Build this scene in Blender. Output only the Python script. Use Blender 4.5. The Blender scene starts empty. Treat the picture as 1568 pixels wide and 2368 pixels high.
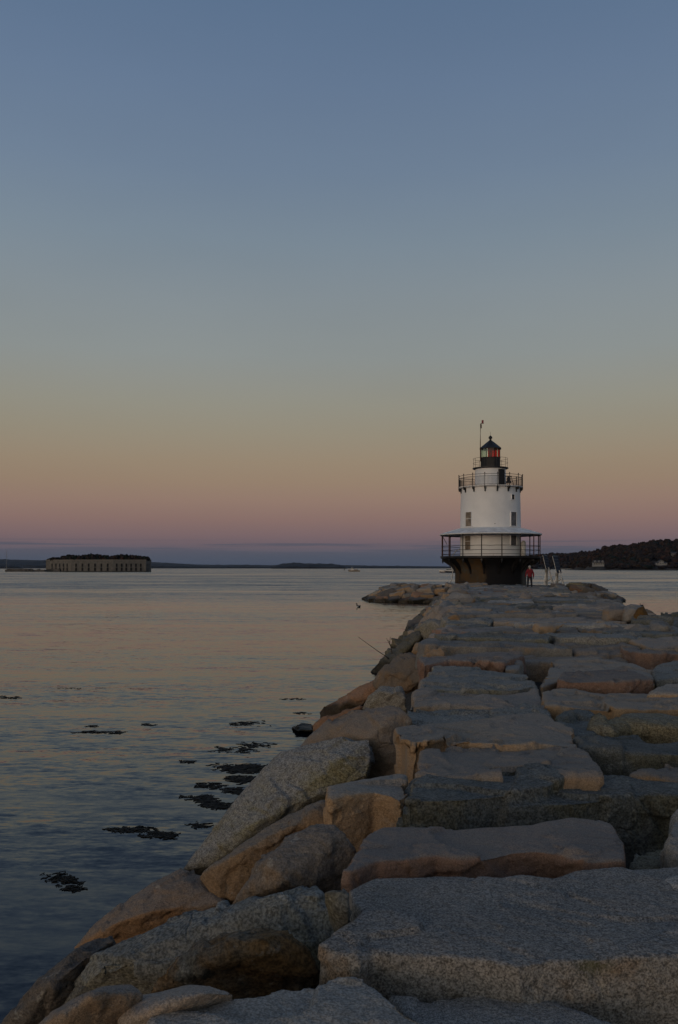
import bpy, bmesh, math, random
import numpy as np
from mathutils import Vector, Matrix, noise
random.seed(7)
R = math.radians
S = bpy.context.scene
COL = S.collection
PI = math.pi

# ---------------------------------------------------------------- camera
HZ, FV, CU = 1313.5, 2007.0, 784.0      # horizon row, focal length and centre column, in 1568 x 2368 units
H = 3.5                                  # eye above the water
DECK = 1.8                               # top of the breakwater above the water
cam = bpy.data.cameras.new('camera'); camo = bpy.data.objects.new('camera', cam); COL.objects.link(camo)
camo.location = (0, 0, H); camo.rotation_euler = (R(90), 0, 0)
cam.sensor_fit = 'VERTICAL'; cam.sensor_height = 36; cam.lens = FV/2368*36
cam.shift_y = (HZ-1184)/2368
cam.clip_start = 0.1; cam.clip_end = 40000
S.camera = camo
S.render.engine = 'CYCLES'
S.view_settings.view_transform = 'Standard'; S.view_settings.look = 'None'
S.view_settings.exposure = 0; S.view_settings.gamma = 1

# ---------------------------------------------------------------- light
def lin(r, g, b):
    f = lambda c: (c/255/12.92 if c/255 <= .04045 else ((c/255+.055)/1.055)**2.4)
    return (f(r), f(g), f(b), 1)
SUN_AZ = R(215)      # compass style angle from +Y clockwise: behind the camera, to the left
W = bpy.data.worlds.new('World'); S.world = W; W.use_nodes = True
nt = W.node_tree; nt.nodes.clear()
class NT:
    def __init__(s, t): s.t = t
    def n(s, kind, **kw):
        o = s.t.nodes.new(kind)
        for k, v in kw.items(): setattr(o, k, v)
        return o
    def l(s, a, b): s.t.links.new(a, b)
    def m(s, op, a, b=None, c=None, clamp=False):
        o = s.t.nodes.new('ShaderNodeMath'); o.operation = op; o.use_clamp = clamp
        for i, v in enumerate((a, b, c)):
            if v is None: continue
            if isinstance(v, (int, float)): o.inputs[i].default_value = v
            else: s.t.links.new(v, o.inputs[i])
        return o.outputs[0]
    def ss(s, v, a, b, lo=0., hi=1.):
        o = s.t.nodes.new('ShaderNodeMapRange'); o.interpolation_type = 'SMOOTHSTEP'
        s.t.links.new(v, o.inputs[0])
        for i, q in zip((1, 2, 3, 4), (a, b, lo, hi)): o.inputs[i].default_value = q
        return o.outputs[0]
    def mix(s, f, a, b, mode='MIX'):
        o = s.t.nodes.new('ShaderNodeMix'); o.data_type = 'RGBA'; o.blend_type = mode
        for i, v in ((0, f), (6, a), (7, b)):
            if isinstance(v, (int, float)): o.inputs[i].default_value = v
            elif isinstance(v, tuple): o.inputs[i].default_value = v
            else: s.t.links.new(v, o.inputs[i])
        return o.outputs[2]
    def ramp(s, f, stops, interp='LINEAR'):
        o = s.t.nodes.new('ShaderNodeValToRGB'); cr = o.color_ramp; cr.interpolation = interp
        while len(cr.elements) < len(stops): cr.elements.new(.5)
        for e, (p, c) in zip(cr.elements, stops): e.position = p; e.color = c
        s.t.links.new(f, o.inputs[0]); return o.outputs[0]
    def noise(s, vec, scale, detail=3, rough=.5, dist=0.):
        o = s.t.nodes.new('ShaderNodeTexNoise')
        o.inputs['Scale'].default_value = scale; o.inputs['Detail'].default_value = detail
        o.inputs['Roughness'].default_value = rough; o.inputs['Distortion'].default_value = dist
        s.t.links.new(vec, o.inputs['Vector']); return o.outputs[0]
    def mapping(s, vec, scale=(1,1,1), rot=(0,0,0), loc=(0,0,0)):
        o = s.t.nodes.new('ShaderNodeMapping'); o.inputs['Scale'].default_value = scale
        o.inputs['Rotation'].default_value = rot; o.inputs['Location'].default_value = loc
        s.t.links.new(vec, o.inputs[0]); return o.outputs[0]
w = NT(nt)
tc = w.n('ShaderNodeTexCoord'); sep = w.n('ShaderNodeSeparateXYZ'); w.l(tc.outputs['Generated'], sep.inputs[0])
def zz(v):
    t = (HZ-v)/FV; return t/math.sqrt(1+t*t)
SKY = [(1313, (60,72,94)), (1302, (69,79,96)), (1288, (80,85,98)), (1273, (96,91,101)), (1260, (107,94,101)), (1238, (121,101,103)), (1202, (135,110,104)), (1158, (144,120,107)),
       (1114, (147,127,108)), (1070, (148,132,112)), (1003, (146,138,121)), (937, (144,142,130)), (826, (138,144,143)), (694, (131,141,147)),
       (560, (121,136,149)), (400, (110,128,149)), (200, (101,121,147)), (0, (92,114,142))]
stops = [(max(0, zz(v))/.6, lin(*c)) for v, c in SKY] + [(1, lin(74,95,126))]
front = w.ramp(w.m('DIVIDE', sep.outputs[2], .6, clamp=True), stops)
# low bank of lilac cloud over the horizon
cv = w.mapping(tc.outputs['Generated'], (6, 6, 190))
cn = w.noise(cv, 1.0, 5, .55)
cn2 = w.noise(w.mapping(tc.outputs['Generated'], (5, 5, 20), loc=(3, 1, 7)), 1.0, 3, .5)
h = w.m('ADD', w.m('MULTIPLY', w.m('SUBTRACT', cn, .5), .032), w.m('MULTIPLY', w.m('SUBTRACT', cn2, .5), .016))
band = w.ss(w.m('ADD', sep.outputs[2], h), .0165, .0218, 1., 0.)
st = w.m('MULTIPLY', w.ss(w.noise(w.mapping(tc.outputs['Generated'], (4.5, 4.5, 300), loc=(2, 5, 0)), 1.0, 4, .55), .47, .57), w.m('MULTIPLY', w.ss(sep.outputs[2], .016, .021), w.ss(sep.outputs[2], .026, .034, 1., 0.)))
bank = w.m('MAXIMUM', w.m('MULTIPLY', band, .55), w.m('MULTIPLY', st, .7))
front = w.mix(bank, front, lin(78, 82, 95))
sn = w.noise(w.mapping(tc.outputs['Generated'], (1.6, 1.6, 5), rot=(.1, .06, 0)), 1.0, 4, .55)
sv = w.n('ShaderNodeVectorMath'); sv.operation = 'SCALE'; w.l(front, sv.inputs[0]); w.l(w.ss(sn, .25, .75, .965, 1.035), sv.inputs[3]); front = sv.outputs[0]
# the afterglow behind the camera
sky = w.n('ShaderNodeTexSky'); sky.sky_type = 'NISHITA'; sky.sun_disc = False
sky.sun_elevation = R(3.0); sky.sun_rotation = SUN_AZ
rear = w.n('ShaderNodeVectorMath'); rear.operation = 'SCALE'; w.l(sky.outputs[0], rear.inputs[0]); rear.inputs[3].default_value = 0.15
dirv = w.m('ADD', w.m('MULTIPLY', sep.outputs[0], math.sin(SUN_AZ)), w.m('MULTIPLY', sep.outputs[1], math.cos(SUN_AZ)))
f = w.ss(dirv, -.15, .75)
rh = w.n('ShaderNodeHueSaturation'); w.l(rear.outputs[0], rh.inputs['Color']); rh.inputs['Saturation'].default_value = .55
skyc = w.mix(f, front, rh.outputs[0])
bg = w.n('ShaderNodeBackground'); w.l(skyc, bg.inputs[0]); bg.inputs[1].default_value = 1.0
wo = w.n('ShaderNodeOutputWorld'); w.l(bg.outputs[0], wo.inputs[0])
sl = bpy.data.lights.new('sun', 'SUN'); sl.energy = 0.08; sl.angle = R(25); sl.color = (1, .90, .80)
so = bpy.data.objects.new('sun', sl); COL.objects.link(so)
sd = Vector((math.sin(SUN_AZ)*math.cos(R(9)), math.cos(SUN_AZ)*math.cos(R(9)), math.sin(R(9))))
so.rotation_euler = sd.to_track_quat('Z', 'Y').to_euler()

# ---------------------------------------------------------------- helpers
def tag(o, label=None, cat=None, group=None, kind=None):
    if label: o['label'] = label
    if cat: o['category'] = cat
    if group: o['group'] = group
    if kind: o['kind'] = kind
    return o
def link(name, me, mat=None, parent=None, loc=(0,0,0), smooth=False):
    o = bpy.data.objects.new(name, me); COL.objects.link(o); o.location = loc
    if parent: o.parent = parent
    if mat:
        for m in (mat if isinstance(mat, (list, tuple)) else [mat]): me.materials.append(m)
    if smooth: me.polygons.foreach_set('use_smooth', [True]*len(me.polygons))
    return o
def obj(name, bm, mat=None, parent=None, loc=(0,0,0), smooth=False):
    me = bpy.data.meshes.new(name); bmesh.ops.recalc_face_normals(bm, faces=bm.faces[:]); bm.to_mesh(me); bm.free()
    return link(name, me, mat, parent, loc, smooth)
def empty(name, loc, rz=0):
    o = bpy.data.objects.new(name, None); COL.objects.link(o); o.location = loc; o.rotation_euler = (0,0,rz)
    o.empty_display_size = .2
    return o
def NB(): return bmesh.new()
def box(bm, c, s, rot=None, taper=1.0):
    vs = []
    for sx in (-1,1):
        for sy in (-1,1):
            for sz in (-1,1):
                k = taper if sz > 0 else 1
                v = Vector((sx*s[0]/2*k, sy*s[1]/2*k, sz*s[2]/2))
                if rot is not None: v = rot @ v
                vs.append(bm.verts.new(v+Vector(c)))
    for q in ((0,1,3,2),(4,6,7,5),(0,4,5,1),(2,3,7,6),(0,2,6,4),(1,5,7,3)): bm.faces.new([vs[i] for i in q])
def tube(bm, pts, r, n=8, closed=False):
    pts = [Vector(p) for p in pts]; rings = []
    rr = r if isinstance(r, (list, tuple)) else [r]*len(pts)
    N = len(pts)
    for i, p in enumerate(pts):
        a = pts[i-1] if (i > 0 or closed) else p
        b = pts[(i+1) % N] if (i < N-1 or closed) else p
        d = (b-a).normalized()
        u = d.cross(Vector((0,0,1)))
        if u.length < .05: u = d.cross(Vector((1,0,0)))
        u.normalize(); v = u.cross(d)
        rings.append([bm.verts.new(p+(u*math.cos(2*PI*k/n)+v*math.sin(2*PI*k/n))*rr[i]) for k in range(n)])
    for i in range(N if closed else N-1):
        A, B = rings[i], rings[(i+1) % N]
        for k in range(n): bm.faces.new((A[k], A[(k+1) % n], B[(k+1) % n], B[k]))
    if not closed:
        bm.faces.new(rings[0][::-1]); bm.faces.new(rings[-1])
def lathe(bm, prof, n=64, a0=0., a1=2*PI, loop=False):
    """prof: list of (r, z). loop: the profile closes on itself (a hollow ring)."""
    full = abs(a1-a0-2*PI) < 1e-6
    cols = []
    for k in range(n if full else n+1):
        a = a0+(a1-a0)*k/n
        cols.append([bm.verts.new((r*math.sin(a), -r*math.cos(a), z)) for r, z in prof])
    K = len(prof)
    for k in range(n):
        A, B = cols[k], cols[(k+1) % len(cols)]
        for i in range(K if loop else K-1):
            j = (i+1) % K
            vs = [A[i], B[i], B[j], A[j]]
            bm.faces.new(vs)
    if not loop and full:
        if prof[0][0] > 1e-4: bm.faces.new([c[0] for c in cols])
        if prof[-1][0] > 1e-4: bm.faces.new([c[-1] for c in cols][::-1])
        bmesh.ops.remove_doubles(bm, verts=bm.verts[:], dist=1e-4)
def ang(r, a, z=0.): return Vector((r*math.sin(a), -r*math.cos(a), z))    # angle 0 faces the camera, + to the right

def mat(name, col, rough=.6, metal=0., bump=0., bscale=20, vary=.12, vscale=3, spec=.4):
    m = bpy.data.materials.new(name); m.use_nodes = True
    t = NT(m.node_tree); b = m.node_tree.nodes['Principled BSDF']
    tcn = t.n('ShaderNodeTexCoord')
    n1 = t.noise(tcn.outputs['Object'], vscale, 5, .6)
    lo = tuple(c*(1-vary*1.6) for c in col[:3])+(1,); hi = tuple(min(1, c*(1+vary)) for c in col[:3])+(1,)
    t.l(t.mix(t.ss(n1, .3, .7), lo, hi), b.inputs['Base Color'])
    b.inputs['Roughness'].default_value = rough; b.inputs['Metallic'].default_value = metal
    b.inputs['Specular IOR Level'].default_value = spec
    if bump:
        bp = t.n('ShaderNodeBump'); bp.inputs['Strength'].default_value = 1; bp.inputs['Distance'].default_value = bump
        t.l(t.noise(tcn.outputs['Object'], bscale, 5, .6), bp.inputs['Height']); t.l(bp.outputs[0], b.inputs['Normal'])
    return m

STONE = (.83, .79, .72)
def granite(name, base, alt, stain, stain_amt=.5, grain=120, gc=.5, steep=True, lichen=None, sm=1.0, crack=.4):
    """weathered granite: two tones in soft patches, iron stain on split faces, mineral grain, wet algae at the waterline"""
    base, alt, stain = [tuple(c*k for c, k in zip(q[:3], STONE))+(1,) for q in (base, alt, stain)]
    m = bpy.data.materials.new(name); m.use_nodes = True
    t = NT(m.node_tree); b = m.node_tree.nodes['Principled BSDF']
    tcn = t.n('ShaderNodeTexCoord'); oi = t.n('ShaderNodeObjectInfo'); geo = t.n('ShaderNodeNewGeometry')
    off = t.n('ShaderNodeVectorMath'); off.operation = 'ADD'
    sc = t.n('ShaderNodeVectorMath'); sc.operation = 'SCALE'; sc.inputs[0].default_value = (31, 17, 43); t.l(oi.outputs['Random'], sc.inputs[3])
    t.l(tcn.outputs['Object'], off.inputs[0]); t.l(sc.outputs[0], off.inputs[1]); P = off.outputs[0]
    c = t.mix(t.ss(t.noise(P, 1.6, 5, .6), .38, .62), base, alt)
    # iron stain
    sN = t.n('ShaderNodeSeparateXYZ'); t.l(geo.outputs['Normal'], sN.inputs[0])
    st = t.ss(t.noise(P, 1.3, 6, .65, .4), .62-stain_amt*.4, .75-stain_amt*.3)
    if steep: st = t.m('MULTIPLY', st, t.ss(sN.outputs[2], .35, .85, 1., .12))
    c = t.mix(t.m('MULTIPLY', st, .85), c, stain)
    # fine dark veins and pits
    pit = t.ss(t.noise(t.mapping(P, (7, 8, 11)), 1.0, 4, .7), .60, .74)
    c = t.mix(t.m('MULTIPLY', pit, .35), c, tuple(x*.35 for x in base[:3])+(1,))
    # hairline cracks
    wob = t.n('ShaderNodeTexNoise'); wob.inputs['Scale'].default_value = 2.2; wob.inputs['Detail'].default_value = 4; t.l(P, wob.inputs['Vector'])
    wa = t.n('ShaderNodeVectorMath'); wa.operation = 'MULTIPLY_ADD'; t.l(wob.outputs['Color'], wa.inputs[0]); wa.inputs[1].default_value = (.5, .5, .5); t.l(P, wa.inputs[2])
    ve = t.n('ShaderNodeTexVoronoi'); ve.feature = 'DISTANCE_TO_EDGE'; ve.inputs['Scale'].default_value = 1.15; t.l(wa.outputs[0], ve.inputs['Vector'])
    ck = t.m('MULTIPLY', t.ss(ve.outputs['Distance'], .0, .016, 1., 0.), t.ss(t.noise(P, .9, 2, .5), .50, .62))
    c = t.mix(t.m('MULTIPLY', ck, crack), c, tuple(x*.22 for x in base[:3])+(1,))
    # pale crustose lichen in small rosettes
    lc = t.m('MULTIPLY', t.ss(t.noise(P, 13, 3, .6), .60, .66), t.ss(t.noise(P, 1.1, 3, .5), .5, .62))
    c = t.mix(t.m('MULTIPLY', lc, .4), c, g((.36, .355, .32)))
    # mineral grain, coarser or finer from stone to stone
    ps = t.n('ShaderNodeVectorMath'); ps.operation = 'SCALE'; t.l(P, ps.inputs[0]); t.l(t.ss(t.m('FRACT', t.m('MULTIPLY', oi.outputs['Random'], 7.3)), 0., 1., .65, 1.5), ps.inputs[3]); P0 = P; P = ps.outputs[0]
    g1 = t.noise(P, grain, 2, .6); g2 = t.noise(P, grain*.42, 3, .7)
    gg = t.ss(t.m('ADD', t.m('MULTIPLY', g1, .6), t.m('MULTIPLY', g2, .4)), .36, .64, 1-gc, 1+gc*.9)
    gcmb = t.n('ShaderNodeCombineColor')
    for i in range(3): t.l(gg, gcmb.inputs[i])
    c = t.mix(1.0, c, gcmb.outputs[0], 'MULTIPLY')
    P = P0
    # per stone tone
    vv = t.n('ShaderNodeHueSaturation'); t.l(c, vv.inputs['Color'])
    t.l(t.ss(oi.outputs['Random'], 0., 1., .74, 1.18), vv.inputs['Value']); c = vv.outputs[0]
    if lichen:
        d = t.n('ShaderNodeVectorMath'); d.operation = 'DISTANCE'; t.l(t.mapping(geo.outputs['Position'], (1, 1.6, 1.6), loc=(-lichen[0], -lichen[1]*1.6, -lichen[2]*1.6)), d.inputs[0]); d.inputs[1].default_value = (0, 0, 0)
        lm = t.m('MULTIPLY', t.ss(d.outputs['Value'], .03, .12, 1., 0.), t.ss(t.noise(P, 30, 4, .6), .40, .50))
        c = t.mix(lm, c, lin(74, 74, 24))
    # wet, weedy band along the waterline
    sP = t.n('ShaderNodeSeparateXYZ'); t.l(geo.outputs['Position'], sP.inputs[0])
    wl = t.ss(t.m('ADD', sP.outputs[2], t.m('MULTIPLY', t.noise(P, 2.5, 4, .6), -.5)), .02, .27, 1., 0.)
    c = t.mix(t.m('MULTIPLY', wl, .92), c, lin(34, 33, 24))
    t.l(c, b.inputs['Base Color'])
    t.l(t.ss(wl, 0., 1., .88, .45), b.inputs['Roughness']); b.inputs['Specular IOR Level'].default_value = .25
    hh = t.m('ADD', t.m('MULTIPLY', g2, .004), t.m('ADD', t.m('MULTIPLY', t.noise(P, 22, 6, .68), .022), t.m('MULTIPLY', t.noise(t.mapping(P, (4, 5, 8)), 1.0, 5, .62), .06)))
    vo = t.n('ShaderNodeTexVoronoi'); vo.inputs['Scale'].default_value = 7; vo.inputs['Detail'].default_value = 2; t.l(P, vo.inputs['Vector'])
    hh = t.m('SUBTRACT', t.m('ADD', hh, t.m('MULTIPLY', vo.outputs['Distance'], .022)), t.m('MULTIPLY', ck, .03*crack))
    bp = t.n('ShaderNodeBump'); bp.inputs['Strength'].default_value = .8*sm; bp.inputs['Distance'].default_value = 1.0
    t.l(hh, bp.inputs['Height']); t.l(bp.outputs[0], b.inputs['Normal'])
    return m

def g(x): return (x[0], x[1], x[2], 1)
RUST = g((.34, .17, .075)); TANS = g((.37, .27, .185)); REDS = g((.29, .185, .15))
GR = {
 'grey':  granite('granite_grey', g((.33,.325,.32)), g((.265,.265,.27)), TANS, .35, 150, .42),
 'slab':  granite('granite_slab', g((.355,.355,.36)), g((.295,.30,.31)), TANS, .25, 120, .6, lichen=(1.12, 3.75, 1.76), crack=.0),
 'pink':  granite('granite_pink', g((.345,.31,.285)), g((.295,.275,.265)), TANS, .4, 150, .36),
 'tan':   granite('granite_tan', g((.33,.30,.27)), g((.295,.28,.27)), g((.38,.26,.155)), .8, 140, .34),
 'red':   granite('granite_red', g((.33,.30,.285)), g((.28,.265,.265)), REDS, 1.0, 150, .36),
 'redall':granite('granite_red_all', g((.29,.225,.195)), g((.25,.205,.18)), g((.32,.19,.12)), .7, 140, .3, steep=False),
 'dark':  granite('granite_dark', g((.195,.21,.215)), g((.145,.16,.168)), g((.175,.17,.125)), .5, 90, .52),
 'olive': granite('granite_olive', g((.225,.215,.185)), g((.20,.20,.185)), g((.19,.17,.115)), .7, 80, .55, steep=False),
 'speck': granite('granite_speckled', g((.305,.32,.335)), g((.25,.265,.28)), g((.22,.21,.12)), .35, 85, .52),
 'brown': granite('granite_brown', g((.20,.18,.165)), g((.165,.155,.15)), g((.25,.18,.12)), .35, 130, .34),
 'blue':  granite('granite_blue', g((.215,.228,.232)), g((.25,.255,.255)), g((.22,.21,.16)), .4, 85, .5),
 'brown2': granite('granite_red_brown', g((.235,.20,.178)), g((.20,.178,.165)), g((.29,.18,.10)), .5, 140, .34),
 'rustol': granite('granite_rust_flank', g((.175,.18,.165)), g((.14,.145,.14)), g((.20,.115,.04)), .55, 95, .5, steep=False),
 'weedy': granite('granite_weed_black', g((.022,.02,.017)), g((.03,.028,.02)), g((.03,.028,.015)), .5, 60, .3),
 'core':  granite('granite_rubble_shade', g((.085,.08,.072)), g((.06,.058,.054)), g((.07,.055,.04)), .5, 60, .4),  # low tones put the shade of the gaps into the rubble's colour
 'rustd': granite('granite_rust_dark', g((.15,.10,.045)), g((.10,.07,.04)), g((.20,.11,.03)), .9, 120, .3, steep=False),
}

# ---- pixel rays: where a traced outline meets the deck plane, the side slope or a chosen depth
def ab(u, v): return (u-CU)/FV, (v-HZ)/FV
SL = .155                                  # heading of the breakwater, metres right per metre ahead
def edge_l(Y): return SL*Y-.75
def edge_r(Y): return SL*Y+6.2
def water_l(Y): return SL*Y-3.5
def deck(u, v, d=0.):
    a, b = ab(u, v); t = (H-DECK-d)/b; return Vector((a*t, t, DECK+d))
def slope(u, v, d=0.):
    a, b = ab(u, v); k = DECK/2.75
    den = b+k*(a-SL); t = (H-k*3.5-d)/max(den, 1e-3)
    if H-b*t < -.1 or den < .03: t = (H+.1)/b
    return Vector((a*t, t, H-b*t))
def atY(u, v, Y):
    a, b = ab(u, v); return Vector((a*Y, Y, H-b*Y))
REG = {'A': (1000,2150,750), 'B': (1650,2150,850), 'C': (900,2550,800), 'D': (1700,2550,800), 'E': (0,3100,900),
       'F': (700,3100,900), 'G': (1500,3000,1000), 'H': (1300,2080,600), 'I': (1900,1950,600), 'W': (0,2400,1200)}
def px(reg, x, y):
    x0, y0, wd = REG[reg]; s = wd/1568; k = 1568/2500
    return (x0+x*s)*k, (y0+y*s)*k

DG = None
def evaluated(o):
    dg = bpy.context.evaluated_depsgraph_get()
    return bpy.data.meshes.new_from_object(o.evaluated_get(dg))
NROCK = [0]
def rock(label, mt, hulls, voxel=None, amp=1., chips=0, name='granite_block', group=None, cat='stone', rng=None, loc_ok=True, freq=1.):
    """hulls: list of ('hull', pts) or ('prism', top, bottom); joined, voxel remeshed and roughened into one stone."""
    rng = rng or random.Random(NROCK[0]*13+5); NROCK[0] += 1
    allp = [p for hl in hulls for q in hl[1:] for p in q]
    c = sum((Vector(p) for p in allp), Vector())/len(allp)
    size = max((Vector(p)-c).length for p in allp)
    bm = NB()
    for hl in hulls:
        if hl[0] == 'hull':
            hb = NB()
            for p in hl[1]: hb.verts.new(Vector(p)-c)
            r = bmesh.ops.convex_hull(hb, input=hb.verts[:])
            bmesh.ops.delete(hb, geom=[e for e in set(r['geom_interior']+r['geom_unused']) if isinstance(e, bmesh.types.BMVert) and e.is_valid], context='VERTS')
            for _ in range(chips):
                hb.verts.ensure_lookup_table()
                if len(hb.verts) < 5: break
                v = hb.verts[rng.randrange(len(hb.verts))]
                cc = sum((q.co for q in hb.verts), Vector())/len(hb.verts)
                nn = (v.co-cc).normalized()+Vector((rng.gauss(0,.35), rng.gauss(0,.35), rng.gauss(0,.35))); nn.normalize()
                co = v.co-nn*rng.uniform(.05,.16)*size
                bmesh.ops.bisect_plane(hb, geom=hb.verts[:]+hb.edges[:]+hb.faces[:], plane_co=co, plane_no=nn, clear_outer=True)
                if len(hb.verts) < 4: break
                co_l = [q.co.copy() for q in hb.verts]; hb.clear()
                for q in co_l: hb.verts.new(q)
                r = bmesh.ops.convex_hull(hb, input=hb.verts[:])
                bmesh.ops.delete(hb, geom=[e for e in set(r['geom_interior']+r['geom_unused']) if isinstance(e, bmesh.types.BMVert) and e.is_valid], context='VERTS')
            tmp = bpy.data.meshes.new('t'); hb.to_mesh(tmp); hb.free(); bm.from_mesh(tmp); bpy.data.meshes.remove(tmp)
        else:
            hb = NB()
            T = [hb.verts.new(Vector(p)-c) for p in hl[1]]; B = [hb.verts.new(Vector(p)-c) for p in hl[2]]
            n = len(T); fs = [hb.faces.new(T), hb.faces.new(B[::-1])]
            for i in range(n): hb.faces.new((T[i], B[i], B[(i+1) % n], T[(i+1) % n]))
            bmesh.ops.triangulate(hb, faces=hb.faces[:])
            bmesh.ops.recalc_face_normals(hb, faces=hb.faces[:])
            tmp = bpy.data.meshes.new('t'); hb.to_mesh(tmp); hb.free(); bm.from_mesh(tmp); bpy.data.meshes.remove(tmp)
    if voxel is None: voxel = min(.16, max(.017, c.y*.0030))
    me = bpy.data.meshes.new(name); bm.to_mesh(me); bm.free()
    o = bpy.data.objects.new(name, me); COL.objects.link(o)
    md = o.modifiers.new('r', 'REMESH'); md.mode = 'VOXEL'; md.voxel_size = voxel; md.use_smooth_shade = True
    ms = o.modifiers.new('s', 'SMOOTH'); ms.iterations = 1; ms.factor = .25
    m2 = evaluated(o); o.modifiers.clear(); o.data = m2; bpy.data.meshes.remove(me); m2.name = name
    n = len(m2.vertices)
    if n:
        co = np.empty(n*3, np.float32); m2.vertices.foreach_get('co', co); co = co.reshape(-1, 3)
        no = np.empty(n*3, np.float32); m2.vertex_normals.foreach_get('vector', no); no = no.reshape(-1, 3)
        sd = Vector((rng.uniform(-50,50), rng.uniform(-50,50), rng.uniform(-50,50)))
        s1 = .95*freq/max(size,.35); d = np.empty(n, np.float32)
        sz = min(size, 1.3)
        fr, nz, vor = noise.fractal, noise.noise, noise.voronoi
        near = c.y < 14
        nv = noise.noise_vector
        c1, c2 = .62*sz, .2*sz if near else .3*sz
        for i in range(n):
            p = Vector(co[i])+sd
            w_ = nv(p*2.3/sz)*.12*sz
            q = nz(p*s1*1.3)*.04*sz
            # split facets: every cell of the stone breaks along a plane of its own
            pc = (p+w_)/c1; k = vor(pc)[1][0]; r_ = nv(k*7.3)
            q += (pc-k).dot(r_)*.17*c1+r_.x*.045*c1
            pc = (p+w_*.6)/c2; k = vor(pc)[1][0]; r_ = nv(k*5.1)
            q += ((pc-k).dot(r_)*.27+r_.y*.07)*c2*max(0., .6+nz(p*1.7/sz)*1.6)
            if near: q += fr(Vector((p.x*9, p.y*9, p.z*13)), 1.0, 2.1, 3)*.006
            d[i] = q
        co = co+no*(d*amp)[:, None]
        m2.vertices.foreach_set('co', co.ravel()); m2.update()
    m2.materials.clear(); m2.materials.append(GR[mt] if isinstance(mt, str) else mt)
    m2.polygons.foreach_set('use_smooth', [True]*len(m2.polygons))
    o.location = c
    tag(o, label, cat, group)
    return o

def grow(top, t, out=.0, jit=.04, rng=random):
    c = sum(top, Vector())/len(top)
    return [Vector((p.x+(p.x-c.x)*out+rng.uniform(-jit,jit), p.y+(p.y-c.y)*out+rng.uniform(-jit,jit), p.z-t)) for p in top]
def slab(label, mt, pts, d=0., t=.6, more=(), **kw):
    """a flat stone of the deck: its top outline in picture units (u, v[, d])"""
    top = [deck(p[0], p[1], d+(p[2] if len(p) > 2 else 0)) for p in pts]
    hl = [('prism', top, grow(top, t))]
    for pp, dd, tt in more:
        tp = [deck(p[0], p[1], dd) for p in pp]; hl.append(('prism', tp, grow(tp, tt)))
    return rock(label, mt, hl, group='granite blocks paving the breakwater top', cat='stone block', **kw)
SNORM = Vector((-DECK/2.75, SL*DECK/2.75, 1)).normalized()
def boulder(label, mt, pts, ridge=(), d=.15, t=.7, drop=.3, face=.55, base=.04, **kw):
    """an armour stone of the left slope: outline and raised ridge points in picture units (u, v[, d])"""
    vs = [p[1] for p in pts]; vm = (max(vs)+min(vs))/2; vr = (max(vs)-min(vs))/2
    # the stone's visible side: a plane through its middle on the slope, turned between the slope and the viewer
    c0 = slope(sum(p[0] for p in pts)/len(pts), vm, base); eye = Vector((0, 0, H))
    pn = (SNORM*(1-face)+(eye-c0).normalized()*face).normalized()
    def hit(p, dd):
        a, b = ab(p[0], p[1]); r = Vector((a, 1, -b)); t_ = (c0+pn*dd-eye).dot(pn)/r.dot(pn); return eye+r*t_
    O = [hit(p, ((p[2] if len(p) > 2 else d)-.15)*.5-drop*.6*max(0, (p[1]-vm)/vr)) for p in pts]
    Rg = [hit(p, ((p[2] if len(p) > 2 else d+.25)-.15)*.6) for p in ridge]
    c = sum(O, Vector())/len(O)
    away = (c-Vector((0, 0, H))).normalized()*.8+Vector((.12, 0, -.6)); away.normalize()
    back = [c+(p-c)*.8+away*t for p in O]
    kw.setdefault('group', 'granite boulders of the breakwater slope')
    return rock(label, mt, [('hull', O+Rg+back)], cat='boulder', name='granite_boulder', **kw)

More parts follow.
